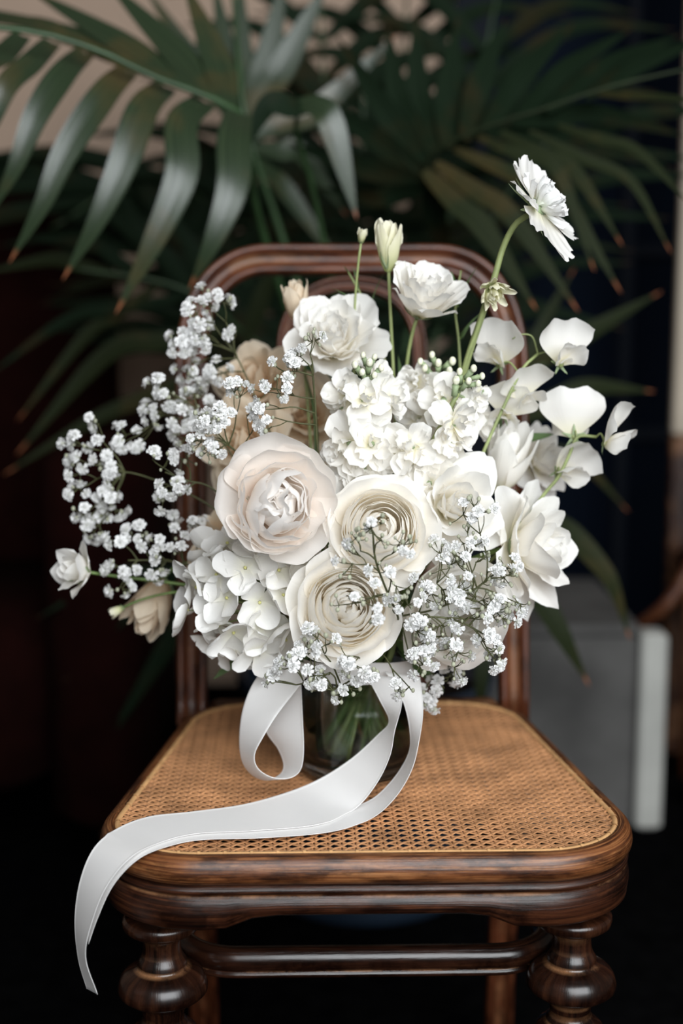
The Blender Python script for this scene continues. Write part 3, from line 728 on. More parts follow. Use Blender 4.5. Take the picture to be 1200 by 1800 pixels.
# bow loop on the left
E1 = [P(552, 1172, .136), P(520, 1213, .118), P(487, 1255, .104), P(462, 1295, .098), P(447, 1326, .100), P(452, 1350, .104), P(475, 1366, .108), P(505, 1369, .112), P(527, 1356, .117), P(534, 1322, .122), P(532, 1260, .129), P(529, 1190, .138)]
E2 = [P(490, 1150, .152), P(450, 1192, .142), P(428, 1240, .134), P(420, 1292, .130), P(424, 1336, .131), P(442, 1362, .136), P(468, 1372, .142), P(492, 1362, .148), P(499, 1345, .154), P(490, 1318, .160), P(464, 1270, .163), P(492, 1195, .160)]
strip('bow_loop', E1, E2)
# first tail: drops, turns over and trails off the front-left corner of the seat
z1 = SEAT + 0.0060; z2 = SEAT + 0.0044
A = [P(642, 1185, .138), P(668, 1232, .126), P(684, 1268, .122), P(664, 1292, .124), P(612, 1338, .126), P(540, 1380, .130), PZ(440, 1412, z1), PZ(340, 1427, z1), PZ(262, 1436, z1), PZ(206, 1457, z1), P(166, 1490, .021), P(142, 1545, .012), P(132, 1615, .009), P(138, 1685, .010), P(153, 1738, .012)]
B = [P(708, 1192, .128), P(706, 1240, .108), P(694, 1285, .094), P(686, 1328, .088), P(662, 1378, .084), P(622, 1424, .080), PZ(560, 1450, z1), PZ(445, 1461, z1), PZ(348, 1466, z1), PZ(287, 1480, z1), P(234, 1505, -.014), P(192, 1552, -.021), P(166, 1610, -.024), P(151, 1680, -.022), P(172, 1748, -.014)]
strip('ribbon_tail', A, B, 140, lay=0.0056)
# second tail: hangs further right, passes under the first
A = [P(676, 1180, .136), P(708, 1232, .126), P(721, 1290, .118), P(716, 1330, .120), P(684, 1378, .112), PZ(640, 1412, z2), PZ(560, 1430, z2), PZ(450, 1438, z2), PZ(350, 1444, z2), PZ(272, 1452, z2), PZ(216, 1471, z2), P(178, 1508, .014), P(153, 1570, .014), P(146, 1625, .014)]
B = [P(738, 1190, .134), P(744, 1245, .112), P(737, 1302, .096), P(723, 1356, .086), P(692, 1406, .076), PZ(648, 1442, z2), PZ(575, 1464, z2), PZ(455, 1474, z2), PZ(355, 1477, z2), PZ(294, 1489, z2), P(243, 1511, -.014), P(200, 1556, -.015), P(173, 1612, -.014), P(156, 1660, -.012)]
strip('ribbon_tail', A, B, 130)
# ================================================================== flower building blocks
_PC = {}
def petal_mesh(L=1.0, W=1.0, a0=60, a1=0, r0=0.05, wrap=0.8, ruf=0.05, freq=2.0, curl=0.0, q=0.35, jag=0.0, base=0.35, notch=0.0, point=0.0, seed=0, mat='petal_white', nu=9, nv=11, bend=1.0, fold=0.0):
    key = (L, W, a0, a1, r0, wrap, ruf, freq, curl, q, jag, base, notch, point, seed, mat, nu, nv, bend, fold)
    if key in _PC: return _PC[key]
    rg = random.Random(seed * 7919 + 13)
    # midline
    N = 40; uu = np.linspace(0, 1.12, N); ang = np.radians(a0 + (a1 - a0) * np.clip(uu, 0, 1.2) ** bend)
    du = uu[1] - uu[0]
    mx_ = r0 + np.concatenate([[0], np.cumsum(np.sin((ang[1:] + ang[:-1]) / 2))]) * du * L
    mz_ = np.concatenate([[0], np.cumsum(np.cos((ang[1:] + ang[:-1]) / 2))]) * du * L
    ph = [rg.uniform(0, 6.28) for _ in range(5)]; am = [rg.uniform(.6, 1.2) for _ in range(3)]
    V = []; UV = []
    for i in range(nu):
        u = (i / (nu - 1)) ** 0.85
        hw = W / 2 * (base + (1 - base) * math.sin(math.pi / 2 * min(1, u / 0.72)) ** 1.1)
        for j in range(nv):
            v = -1 + 2 * j / (nv - 1)
            av = abs(v)
            ue = u * (1 - q * av ** 2.3 * u)
            if notch: ue -= notch * math.exp(-(v / .22) ** 2) * u ** 3
            if point: ue += point * math.exp(-(v / .25) ** 2) * u ** 4
            if jag: ue += jag * u ** 4 * (math.sin(v * 9 + ph[3]) * .6 + math.sin(v * 17 + ph[4]) * .4)
            ue = max(0, min(1.11, ue))
            x = float(np.interp(ue, uu, mx_)); z = float(np.interp(ue, uu, mz_)); a_ = float(np.interp(ue, uu, ang))
            n_ = (math.cos(a_), -math.sin(a_))
            s = v * hw * (1 - 0.10 * av * u)
            wr = max(wrap, 0.05); phi = max(-1.5, min(1.5, s / wr))
            y = wr * math.sin(phi); inn = wr * (1 - math.cos(phi))
            dsp = -inn + ruf * u ** 1.6 * (am[0] * math.sin(freq * math.pi * v + ph[0]) * (.35 + .65 * av) + .45 * am[1] * math.sin(2.3 * freq * math.pi * v + ph[1])) + .3 * ruf * math.sin(5 * u + ph[2])
            dsp += curl * max(0, (u - .6) / .4) ** 2 - fold * (1 - av) * math.sin(math.pi * min(1, u * 1.1))
            V.append((x + n_[0] * dsp, y, z + n_[1] * dsp)); UV.append((v * .5 + .5, u))
    F = [(i * nv + j, i * nv + j + 1, (i + 1) * nv + j + 1, (i + 1) * nv + j) for i in range(nu - 1) for j in range(nv - 1)]
    me = mesh_from('petal', V, F, M[mat], UV); _PC[key] = me
    return me
def facing(f, spin=0.0):
    f = Vector(f).normalized(); return f.to_track_quat('Z', 'Y').to_matrix().to_4x4() @ Matrix.Rotation(spin, 4, 'Z')

NECK = Vector((VX, VY, SEAT + 0.112))
def stem_path(base, dirn, k, low=True, n=26):
    """from a flower's base down through the vase mouth into the water"""
    base = Vector(base); d = Vector(dirn).normalized()
    az = math.atan2(base.y - VY, base.x - VX); ra = 0.012 + 0.028 * ((k * 0.618) % 1.0)
    nk = NECK + Vector((ra * math.cos(az), ra * math.sin(az), 0))
    dist = (base - nk).length
    tw = az + math.pi + 0.7
    pts = []
    p1 = base - d * dist * 0.30; p2 = nk + Vector((0, 0, dist * 0.30)) + Vector((math.cos(az), math.sin(az), 0)) * dist * 0.12
    for i in range(n):
        t = i / (n - 1)
        pts.append(base * (1 - t) ** 3 + p1 * 3 * t * (1 - t) ** 2 + p2 * 3 * t * t * (1 - t) + nk * t ** 3)
    if low:
        rb = 0.020 + 0.020 * ((k * 0.377) % 1.0)
        e = Vector((VX + rb * math.cos(tw), VY + rb * math.sin(tw), SEAT + 0.020 + 0.008 * ((k * .73) % 1.0)))
        for i in range(1, 7): pts.append(nk.lerp(e, i / 6))
    return pts
_K = [0]
def add_stem(o, base, dirn, r=0.0022, mat='stem', low=True):
    _K[0] += 1
    mb = MB(); mb.tube([p - o.location for p in stem_path(base, dirn, _K[0], low)], r * .85, r, 7)
    return mb.build('stem', M[mat], o)
def add_sepals(o, Rm, sc, n=5, L=.5, W=.28, a0=70, a1=40, mat='sepal', z=-.05):
    for k in range(n):
        me = petal_mesh(L, W, a0, a1, .04, .5, .02, 1, 0, .9, 0, .5, 0, .15, k % 2, mat, 6, 5)
        obj('sepal', me, o, Rm @ Matrix.Rotation(2 * math.pi * k / n + .3, 4, 'Z') @ Matrix.Translation((0, 0, z * sc)) @ Matrix.Scale(sc, 4))
def rings(o, Rm, sc, spec, mat, seed=0, name='petal', parent=None, off=None):
    """spec: list of dicts, each a ring of petals"""
    rg = random.Random(seed); par = parent or o; T = Matrix.Translation(off) if off is not None else Matrix()
    for ri, r in enumerate(spec):
        n = r['n']; kw = {k: v for k, v in r.items() if k not in ('n', 'z', 'rot', 'mat', 'tilt', 'var', 'szv')}
        for k in range(n):
            me = petal_mesh(seed=(ri * 5 + (k + seed) % r.get('var', 3)), mat=r.get('mat', mat), **kw)
            az = 2 * math.pi * (k + rg.uniform(-.13, .13)) / n + r.get('rot', ri * 1.3) + seed
            s = sc * rg.uniform(1 - r.get('szv', .06), 1 + r.get('szv', .06))
            tl = Matrix.Rotation(R(rg.uniform(-1, 1) * r.get('tilt', 5)), 4, 'Y') @ Matrix.Rotation(R(rg.uniform(-1, 1) * r.get('tilt', 5)), 4, 'X')
            obj(name, me, par, T @ Rm @ Matrix.Rotation(az, 4, 'Z') @ tl @ Matrix.Translation((0, 0, r.get('z', 0) * sc)) @ Matrix.Scale(s, 4))
GRP = 'bouquet'
GROUPS = {'rose': 'roses in the bouquet', 'ranunculus': 'ranunculus in the bouquet', 'lisianthus': 'lisianthus in the bouquet', 'stock': 'stock spikes in the bouquet',
          'sweet pea': 'sweet pea stems in the bouquet', 'gypsophila': 'gypsophila sprays in the bouquet', 'foliage': 'green leaves in the bouquet'}
_thing = thing
def thing(name, label, cat, loc=(0, 0, 0), group=None):
    return _thing(name, label, cat, loc, GROUPS.get(cat) if group == 'bouquet' else group)
def flower(name, label, cat, px, py, y, face, rpx, spec, mat, seed=0, stem_r=.0022, depth=.45, sep=True, stem=True, stem_mat='stem', sep_kw=None, spin=0.0):
    """px,py = where the middle of the bloom is seen; rpx = its radius as seen; depth = how far the base lies behind that middle (in radii)"""
    f = Vector(face).normalized(); cen = P(px, py, y); sc = rpx / FPX * (y + 1.077 + .05)
    base = cen - f * sc * depth
    o = thing(name, label, cat, base, GRP); Rm = facing(f, spin)
    rings(o, Rm, sc, spec, mat, seed)
    if sep: add_sepals(o, Rm, sc, **(sep_kw or {}))
    if stem: add_stem(o, base, f, stem_r, stem_mat)
    return o, Rm, sc, base

def D(n, L, W, a0, a1, **k): return dict(n=n, L=L, W=W, a0=a0, a1=a1, **k)
def whorl(rr, L, a0, a1):
    """start radius that brings a petal bending from a0 to a1 to rim radius rr"""
    p, q_ = math.radians(a0), math.radians(a1); av = (math.cos(q_) - math.cos(p)) / (p - q_)
    return max(.015, rr - L * av)
PEONY = [D(5, 1.22, 1.60, 90, 14, wrap=1.05, ruf=.05, freq=1.2, q=.24, notch=.06, nu=13, nv=17, tilt=8, r0=.12, szv=.1),
         D(5, 1.18, 1.40, 84, -6, wrap=.90, ruf=.055, freq=1.4, q=.26, notch=.07, jag=.012, nu=13, nv=17, tilt=9, r0=.10, szv=.1)]
for rr_, n_, L_, a0_, a1_ in ((.76, 5, 1.14, 78, -26), (.64, 5, 1.20, 68, -36), (.50, 5, 1.24, 55, -40), (.37, 4, 1.24, 42, -36), (.25, 4, 1.22, 28, -28), (.14, 4, 1.18, 14, -22), (.06, 3, 1.10, 8, -26)):
    PEONY.append(D(n_, L_, max(.42, 2 * math.pi * rr_ / n_ * 1.6), a0_, a1_, wrap=max(.22, rr_ * 1.0), ruf=.08, freq=1.1, q=.24, notch=.04, jag=.006, nu=12, nv=15, tilt=12, r0=.04, szv=.10))
def ranunc(n=10):
    out = [D(6, 1.12, 1.45, 90, 46, wrap=1.5, ruf=.035, freq=1.2, q=.26, nu=11, nv=15, tilt=5, r0=.10, curl=.04),
           D(6, 1.06, 1.35, 86, 20, wrap=1.1, ruf=.03, freq=1.3, q=.26, nu=11, nv=15, tilt=5, r0=.10, curl=.03)]
    for i in range(n):
        t = i / (n - 1); rr = .70 * (1 - t) + .05 * t; a0 = 74 * (1 - t) + 12 * t; a1 = -22 - 14 * t; L = .92 * (1 - t) + .80 * t
        k = 5 if t < .45 else 4 if t < .8 else 3
        out.append(D(k, L, max(.26, 2 * math.pi * rr / k * 1.6), a0, a1, wrap=max(.10, rr * 1.05), ruf=.018, freq=1.3, q=.22, nu=10, nv=13, tilt=3, r0=whorl(rr, L, a0, a1), szv=.03))
    out.append(D(3, .76, .34, 12, -50, wrap=.12, ruf=.01, q=.3, nu=9, nv=9, tilt=3, r0=.03))
    return out
ROSE = [D(5, 1.10, 1.15, 82, 62, wrap=.9, ruf=.05, freq=1.2, q=.35, point=.09, curl=.14, nu=11, nv=13, tilt=7, r0=.1),
        D(5, 1.10, 1.05, 66, 34, wrap=.75, ruf=.04, freq=1.3, q=.33, point=.07, curl=.13, nu=11, nv=13, tilt=6, r0=.08),
        D(5, 1.10, .95, 48, 10, wrap=.55, ruf=.035, freq=1.4, q=.3, point=.05, curl=.08, nu=10, nv=13, tilt=5, r0=.06),
        D(4, 1.05, .80, 32, -6, wrap=.40, ruf=.03, freq=1.5, q=.3, curl=.05, nu=10, nv=11, tilt=4, r0=.04),
        D(4, 1.00, .62, 20, -8, wrap=.28, ruf=.03, freq=1.5, q=.3, curl=.03, nu=9, nv=11, tilt=4, r0=.03),
        D(3, .96, .46, 10, -6, wrap=.18, ruf=.02, q=.3, nu=9, nv=11, tilt=3, r0=.02)]
ROSEBUD = [D(4, 1.5, .95, 40, -8, wrap=.42, ruf=.04, freq=1.2, q=.35, point=.08, curl=.10, nu=11, nv=13, tilt=5, r0=.08),
           D(4, 1.55, .85, 30, -8, wrap=.34, ruf=.03, freq=1.3, q=.35, point=.05, curl=.05, nu=11, nv=13, tilt=4, r0=.06),
           D(3, 1.55, .62, 18, -8, wrap=.24, ruf=.03, q=.35, curl=.03, nu=10, nv=11, tilt=3, r0=.04),
           D(3, 1.50, .42, 8, -6, wrap=.16, ruf=.02, q=.35, nu=9, nv=9, tilt=2, r0=.02)]
LISI = [D(5, 1.25, 1.25, 62, 40, wrap=.75, ruf=.07, freq=1.8, q=.25, curl=.12, jag=.02, nu=11, nv=15, tilt=6, r0=.05),
        D(5, 1.22, 1.10, 50, 22, wrap=.62, ruf=.07, freq=1.9, q=.25, curl=.10, jag=.02, nu=11, nv=15, tilt=6, r0=.05),
        D(5, 1.20, .95, 38, 6, wrap=.48, ruf=.07, freq=2, q=.25, curl=.08, jag=.02, nu=10, nv=13, tilt=6, r0=.04),
        D(5, 1.16, .75, 26, -4, wrap=.34, ruf=.07, freq=2, q=.25, curl=.06, nu=10, nv=13, tilt=6, r0=.03),
        D(4, 1.12, .55, 14, -4, wrap=.22, ruf=.06, freq=2, q=.25, curl=.04, nu=9, nv=11, tilt=5, r0=.02)]

# ================================================================== the large blooms
flower('peony', 'large blush white peony, the biggest ruffled bloom at the front', 'peony', 487, 885, .085, (0.16, -1, 0.28), 108, PEONY, 'petal_blush', 3, .003, .62)
flower('ranunculus', 'cream ranunculus right of the peony with a deep whorled heart', 'ranunculus', 668, 930, .095, (0.06, -1, 0.44), 92, ranunc(13), 'petal_cream', 5, .0028, .5)
flower('ranunculus', 'lower cream ranunculus below its neighbour, between hydrangea and gypsophila', 'ranunculus', 608, 1068, .076, (0.08, -1, 0.34), 94, ranunc(13), 'petal_cream', 8, .0028, .5)
flower('rose', 'open white rose behind the gypsophila, right of the upper ranunculus', 'rose', 800, 888, .13, (0.30, -1, 0.35), 92, ROSE, 'petal_white', 2, .0028, .5)
flower('rose', 'white rose at the right with pointed petals turned sideways to the dark door', 'rose', 926, 962, .165, (0.80, -0.50, 0.16), 98, ROSE, 'petal_white', 11, .0028, .30)
flower('rose', 'closed white rosebud standing upright left of the sweet pea', 'rose', 888, 806, .21, (0.12, -0.30, 1.0), 80, ROSEBUD, 'petal_white', 4, .0026, .80)
flower('rose', 'ruffled white rose low at the right, half hidden by gypsophila', 'rose', 800, 1075, .115, (0.30, -1, -0.02), 104, PEONY[:6], 'petal_white', 9, .0028, .5)
flower('lisianthus', 'large frilled white lisianthus in front of the inner chair hoop', 'lisianthus', 588, 600, .23, (-0.04, -0.85, 0.62), 80, LISI + [D(3, 1.05, .4, 8, -6, wrap=.16, ruf=.05, q=.25, nu=9, nv=9, tilt=6, r0=.01)], 'petal_white', 1, .002, .42, stem_mat='stem_pale')
flower('lisianthus', 'white lisianthus tilted right just below the chair top rail', 'lisianthus', 744, 526, .21, (0.26, -0.50, 0.85), 66, [dict(r, a0=r['a0'] * .95, a1=r['a1'] * .6, L=r['L'] * 1.12) for r in LISI], 'petal_white', 6, .002, .52, stem_mat='stem_pale')
flower('lisianthus', 'greenish white lisianthus bud rising above the chair top rail', 'lisianthus', 681, 432, .215, (-0.05, -0.1, 1.0), 50, [dict(r, L=r['L'] * 1.06, W=r['W'] * .8, a0=r['a0'] * .75, wrap=r['wrap'] * .85) for r in ROSEBUD], 'petal_green', 3, .0018, .85, stem_mat='stem_pale', sep_kw=dict(L=.8, W=.22, a0=34, a1=2))
flower('lisianthus', 'pale yellow bud behind the frilled lisianthus at the left', 'lisianthus', 522, 530, .27, (-0.12, -0.2, 1.0), 44, ROSEBUD, 'petal_tan', 5, .0018, .8, stem_mat='stem_pale', sep_kw=dict(L=.6, W=.22, a0=34, a1=10))
flower('rose', 'tan rose at the back behind the upper left gypsophila', 'rose', 448, 668, .315, (-0.35, -0.65, 0.55), 74, ROSE, 'petal_tan', 7, .0025, .45)
flower('rose', 'tan rose at the back just above the peony', 'rose', 425, 775, .27, (-0.45, -0.9, 0.3), 76, ROSE, 'petal_tan', 12, .0025, .45)
flower('rose', 'tan rose deep inside the bouquet behind the small white stock', 'rose', 540, 730, .30, (0.0, -0.9, 0.4), 70, ROSE, 'petal_tan', 14, .0025, .45)
flower('rose', 'tan rose at the back left of the peony', 'rose', 380, 960, .22, (-0.6, -0.8, 0.1), 62, ROSE, 'petal_tan', 15, .0025, .45)
flower('rose', 'small white rose at far left pointing away from the bouquet', 'rose', 146, 1004, .20, (-0.70, -0.60, 0.28), 56, [dict(r, n=3, var=3) for r in ROSE[1:5]], 'petal_white', 16, .0018, .2, sep_kw=dict(L=.7, W=.25, a0=60, a1=20))
flower('rose', 'drooping cream rose left of the hydrangea', 'rose', 268, 1062, .25, (-0.35, -0.55, -0.75), 66, ROSEBUD, 'petal_tan', 17, .0018, .75)
flower('lisianthus', 'small yellow green bud left of the hydrangea', 'lisianthus', 205, 1074, .22, (-0.9, -0.2, -0.45), 17, ROSEBUD, 'petal_green', 18, .0014, .8, stem_mat='stem')
flower('lisianthus', 'tiny round green bud left of the lisianthus bud', 'lisianthus', 636, 416, .22, (0.15, -0.2, 1.0), 15, ROSEBUD, 'petal_green', 19, .0013, .7, stem_mat='stem_pale')
flower('rose', 'white rose behind the sweet peas at the right', 'rose', 955, 810, .27, (0.5, -0.7, 0.35), 58, ROSE, 'petal_white', 20, .0022, .4)
flower('carnation', 'small ruffled white bloom below the stock in the centre', 'carnation', 640, 855, .15, (0.0, -0.9, 0.5), 52, LISI, 'petal_white', 21, .002, .4)

# ================================================================== hydrangea
def hydrangea(label, px, py, y, rpx, n, seed, squash=1.0, face=(0, -1, 0.2)):
    cen = P(px, py, y); sc = rpx / FPX * (y + 1.077 + .05); rg = random.Random(seed); f0 = Vector(face).normalized()
    base = cen + Vector((0.02, .03, -.02))
    o = thing('hydrangea', label, 'hydrangea', base, GRP)
    fl = 0.0305
    pm = [petal_mesh(1.0, 1.02, 96, 72, .05, 1.1, .05, 1.2, -.06, .36, .01, .28, 0, 0, s, 'hydrangea', 8, 9) for s in range(4)]
    ga = math.pi * (3 - math.sqrt(5)); twigs = MB()
    for i in range(n):
        zz = 1 - 2 * (i + .5) / n; rr = math.sqrt(1 - zz * zz); a_ = ga * i
        d = Vector((rr * math.cos(a_), zz, rr * math.sin(a_)))
        if d.dot(f0) < -0.35: continue
        d = (d + Vector((rg.uniform(-.14, .14), rg.uniform(-.14, .14), rg.uniform(-.14, .14)))).normalized()
        c = cen + Vector((d.x, d.y * .9, d.z * squash)) * (sc * rg.uniform(.60, .92)) - base
        fdir = (d + Vector((rg.uniform(-.6, .6), -0.15, rg.uniform(-.6, .6)))).normalized()
        Rm = Matrix.Translation(c) @ facing(fdir, rg.uniform(0, 6.28))
        hb = MB(); hb.ball((0, 0, 0.0012), 0.0016, 6, 4)
        fo = hb.build('floret', M['anther'], o); fo.matrix_basis = Rm
        s = fl * rg.uniform(.78, 1.05)
        for k in range(4):
            obj('petal', pm[rg.randrange(4)], fo, Matrix.Rotation(math.pi / 2 * k + rg.uniform(-.1, .1), 4, 'Z') @ Matrix.Rotation(R(rg.uniform(-28, 10)), 4, 'Y') @ Matrix.Scale(s, 4))
        twigs.tube([c, c * .5, c * .12], .0007, .0012, 5)
    twigs.build('pedicels', M['stem_pale'], o)
    add_stem(o, base, Vector((-0.1, -.2, 1)), .003)
hydrangea('white hydrangea head below the peony at the left', 440, 1050, .15, 124, 46, 4, .95, (-0.2, -1, 0.1))

# ================================================================== stock: spikes of crumpled florets with grey green buds on top
M['petal_bud'] = plain('cream_bud', (0.72, 0.72, 0.56), 0.6, 0.2, 0.25, 300)
STOCK = [D(4, 1.12, 1.15, 92, 66, wrap=1.0, ruf=.16, freq=1.1, q=.26, notch=.05, nu=9, nv=11, tilt=20, r0=.05, var=3, szv=.18, curl=.06),
         D(3, .92, .95, 66, 30, wrap=.55, ruf=.17, freq=1.3, q=.3, nu=9, nv=11, tilt=22, r0=.04, var=3, szv=.18),
         D(2, .72, .62, 34, 0, wrap=.3, ruf=.12, freq=1.5, q=.3, nu=8, nv=9, tilt=20, r0=.02, var=2)]
def stock(label, pts, florets, buds, seed):
    """pts: stem points top to bottom; florets: (px,py,y,rpx,face); buds: (px,py,y,r mm)"""
    top = pts[0]; rg = random.Random(seed); low = pts[-1]
    o = thing('stock', label, 'stock', low, GRP)
    mb = MB(); c = smooth_path([tuple(p - low) for p in pts], 20); mb.tube(c, .0022, .0030, 8)
    axis = [Vector(p) for p in c]
    mb.build('stem', M['stem_pale'], o)
    add_stem(o, low, pts[-2] - pts[-1], .003, 'stem_pale')
    for k, (px, py, y, rp, f) in enumerate(florets):
        cc = P(px, py, y); sc = 1.04 * rp / FPX * (y + 1.077 + .05); fv = Vector(f).normalized(); bs = cc - fv * sc * .35 - low
        nr = min(axis, key=lambda a_: (a_ - bs - Vector((0, 0, -.012))).length)
        fb = MB(); fb.tube(smooth_path([tuple(nr), tuple(nr.lerp(bs, .6) + Vector((0, 0, -.004))), tuple(bs)], 7), .0012, .0014, 6)
        fb.tube([bs - fv * .006, bs, bs + fv * .006], .0022, .0026, 6)
        fo = fb.build('floret', M['sepal'], o)
        rings(fo, facing(fv, rg.uniform(0, 6)), sc, STOCK, 'petal_white', seed + k, off=bs)
    for (px, py, y, r_) in buds:
        cc = P(px, py, y) - low; nr = min(axis, key=lambda a_: (a_ - cc - Vector((0, 0, -.01))).length)
        d = (cc - nr).normalized(); r_ *= .0013
        bb = MB(); bb.tube([tuple(nr), tuple(cc - d * r_)], .0009, .0012, 5)
        bb.tube([tuple(cc - d * r_ * 1.5), tuple(cc - d * r_ * .5), tuple(cc + d * r_ * .6), tuple(cc + d * r_ * 1.5)], r_ * .55, r_ * .45, 7)
        bb.tube([tuple(cc - d * r_ * 1.7), tuple(cc - d * r_ * .9), tuple(cc + d * r_ * .3)], r_ * .25, r_ * .62, 8)
        b_ = bb.build('bud', M['sepal'], o)
        tip = MB(); tip.ball(tuple(cc + d * r_ * 1.1), r_ * .62, 8, 6, squash=1.25); tip.build('bud_tip', M['petal_bud'], b_)
F0 = (0, -1, .3)
stock('white stock spike in the middle, below the frilled lisianthus',
      [P(648, 640, .16), P(640, 700, .16), P(632, 780, .165), P(632, 860, .175), P(630, 940, .18)],
      [(606, 690, .150, 42, (-.5, -1, .4)), (640, 698, .135, 40, (.1, -1, .5)), (690, 700, .145, 42, (.6, -1, .3)), (596, 715, .16, 34, (-.7, -.8, -.1)), (672, 662, .165, 34, (.6, -.7, .4)),
       (612, 778, .135, 44, (-.4, -1, .3)), (655, 780, .13, 42, (.3, -1, .2)), (640, 825, .14, 42, (.2, -1, -.2)), (585, 800, .15, 34, (-.8, -.7, 0))],
      [(628, 648, .15, 3.6), (648, 645, .148, 3.8), (664, 652, .152, 3.2), (655, 635, .156, 3.0), (640, 632, .156, 3.0), (638, 658, .145, 3.4), (655, 662, .145, 3.2)], 30)
stock('white stock spike with leaning bud tip in front of the scabiosa stem',
      [P(815, 668, .15), P(790, 720, .145), P(760, 778, .145), P(735, 830, .155), P(705, 900, .17)],
      [(722, 782, .125, 46, (-.3, -1, .4)), (735, 812, .13, 34, (.2, -1, -.3)), (806, 745, .13, 44, (.5, -1, .2)), (835, 712, .15, 38, (.8, -.7, .3)), (780, 700, .15, 38, (-.1, -1, .6)), (798, 780, .135, 40, (.7, -1, -.1)), (850, 690, .16, 26, (.9, -.5, .4)),
       (755, 850, .135, 42, (.1, -1, .1)), (700, 800, .14, 34, (-.6, -1, 0))],
      [(808, 662, .145, 3.4), (826, 655, .146, 3.6), (838, 663, .15, 3.2), (818, 676, .14, 3.4), (832, 676, .143, 3.2), (800, 680, .142, 4.2)], 31)
stock('white stock spike behind, between the two lisianthus stems',
      [P(770, 640, .20), P(768, 690, .20), P(760, 760, .205), P(745, 830, .21), P(720, 900, .21)],
      [(740, 690, .19, 44, (-.5, -1, .3)), (722, 665, .195, 34, (-.8, -.6, .4)), (770, 720, .18, 42, (.2, -1, .2)), (735, 740, .19, 38, (-.4, -1, 0)), (800, 690, .195, 38, (.6, -.8, .3)), (850, 740, .2, 34, (.7, -.8, 0))],
      [(752, 652, .19, 3.6), (770, 645, .188, 3.8), (788, 640, .19, 4.0), (745, 642, .196, 3.4), (762, 632, .196, 3.4), (785, 655, .185, 3.6)], 32)

# ================================================================== sweet peas
def sweet_pea(label, stem, blossoms, seed, tendril=None):
    low = stem[-1]; o = thing('sweet_pea', label, 'sweet pea', low, GRP); rg = random.Random(seed)
    c = smooth_path([tuple(p - low) for p in stem], 26); mb = MB(); mb.tube(c, .0014, .0018, 7); mb.build('stem', M['stem_pale'], o)
    add_stem(o, low, stem[-2] - stem[-1], .0018, 'stem_pale')
    ax = [Vector(p) for p in c]
    for i, (px, py, y, rp, f, spin) in enumerate(blossoms):
        cc = P(px, py, y); sc = rp / FPX * (y + 1.077 + .05); fv = Vector(f).normalized(); bs = cc - low - fv * sc * .2
        nr = min(ax, key=lambda a_: (a_ - bs).length)
        bb = MB(); mid = nr.lerp(bs, .5) + Vector((0, 0, .006)); bb.tube(smooth_path([tuple(nr), tuple(mid), tuple(bs)], 10), .0008, .0010, 6); bb.ball(tuple(bs), .0030, 8, 6)
        bo = bb.build('blossom', M['stem_pale'], o)
        Rm = Matrix.Translation(bs) @ facing(fv, spin)
        # banner of two lobes, two wings, keel
        sc *= 1.28
        ban = petal_mesh(1.36, 2.05, 88, 70, .02, 1.6, .10, 1.2, -.08, .24, .02, .14, .07, 0, i % 3, 'petal_white', 11, 17)
        obj('banner', ban, bo, Rm @ Matrix.Scale(sc, 4))
        for s in (-1, 1):
            wg = petal_mesh(.98, 1.0, 66, 24, .02, .6, .10, 1.4, .06, .3, .02, .2, 0, 0, (i + s) % 3, 'petal_white', 9, 9)
            obj('wing', wg, bo, Rm @ Matrix.Rotation(s * .55, 4, 'Z') @ Matrix.Rotation(R(-14), 4, 'Y') @ Matrix.Scale(sc, 4))
        kl = petal_mesh(.55, .45, 40, 0, .02, .2, .03, 1, 0, .35, 0, .3, 0, 0, 1, 'petal_white', 7, 7)
        obj('keel', kl, bo, Rm @ Matrix.Rotation(R(-8), 4, 'Y') @ Matrix.Scale(sc, 4))
        for k in range(5):
            me = petal_mesh(.26, .10, 95, 60, .02, .5, .01, 1, 0, .9, 0, .6, 0, .2, k % 2, 'sepal', 5, 5)
            obj('sepal', me, bo, Rm @ Matrix.Rotation(2 * math.pi * k / 5, 4, 'Z') @ Matrix.Translation((0, 0, -.05 * sc)) @ Matrix.Scale(sc * 1.2, 4))
    if tendril:
        mb = MB(); mb.tube(smooth_path([tuple(p - low) for p in tendril], 20), .0009, .0006, 6); mb.build('tendril', M['stem_pale'], o)
H = math.pi
sweet_pea('white sweet pea stem with four blossoms beside the right chair post',
          [P(945, 622, .20), P(918, 648, .195), P(892, 700, .19), P(862, 765, .185), P(832, 835, .18), P(800, 900, .18)],
          [(990, 640, .19, 46, (.35, -.85, .1), H * .5), (872, 640, .21, 46, (-.6, -.75, .1), H * .45), (925, 705, .20, 42, (.3, -.9, -.3), H * .6), (885, 735, .205, 42, (-.2, -.9, -.3), H * .4)], 40,
          [P(945, 622, .20), P(935, 592, .20), P(915, 588, .2), P(900, 596, .2)])
sweet_pea('white sweet pea stem with three blossoms reaching furthest right',
          [P(1048, 768, .19), P(1015, 768, .19), P(1000, 800, .19), P(980, 840, .19), P(955, 870, .19), P(915, 930, .19)],
          [(1006, 765, .20, 50, (.0, .95, .12), H * .5), (1072, 782, .185, 46, (.80, -.45, -.15), H * .6), (985, 835, .20, 44, (.45, -.8, -.35), H * .3)], 41)

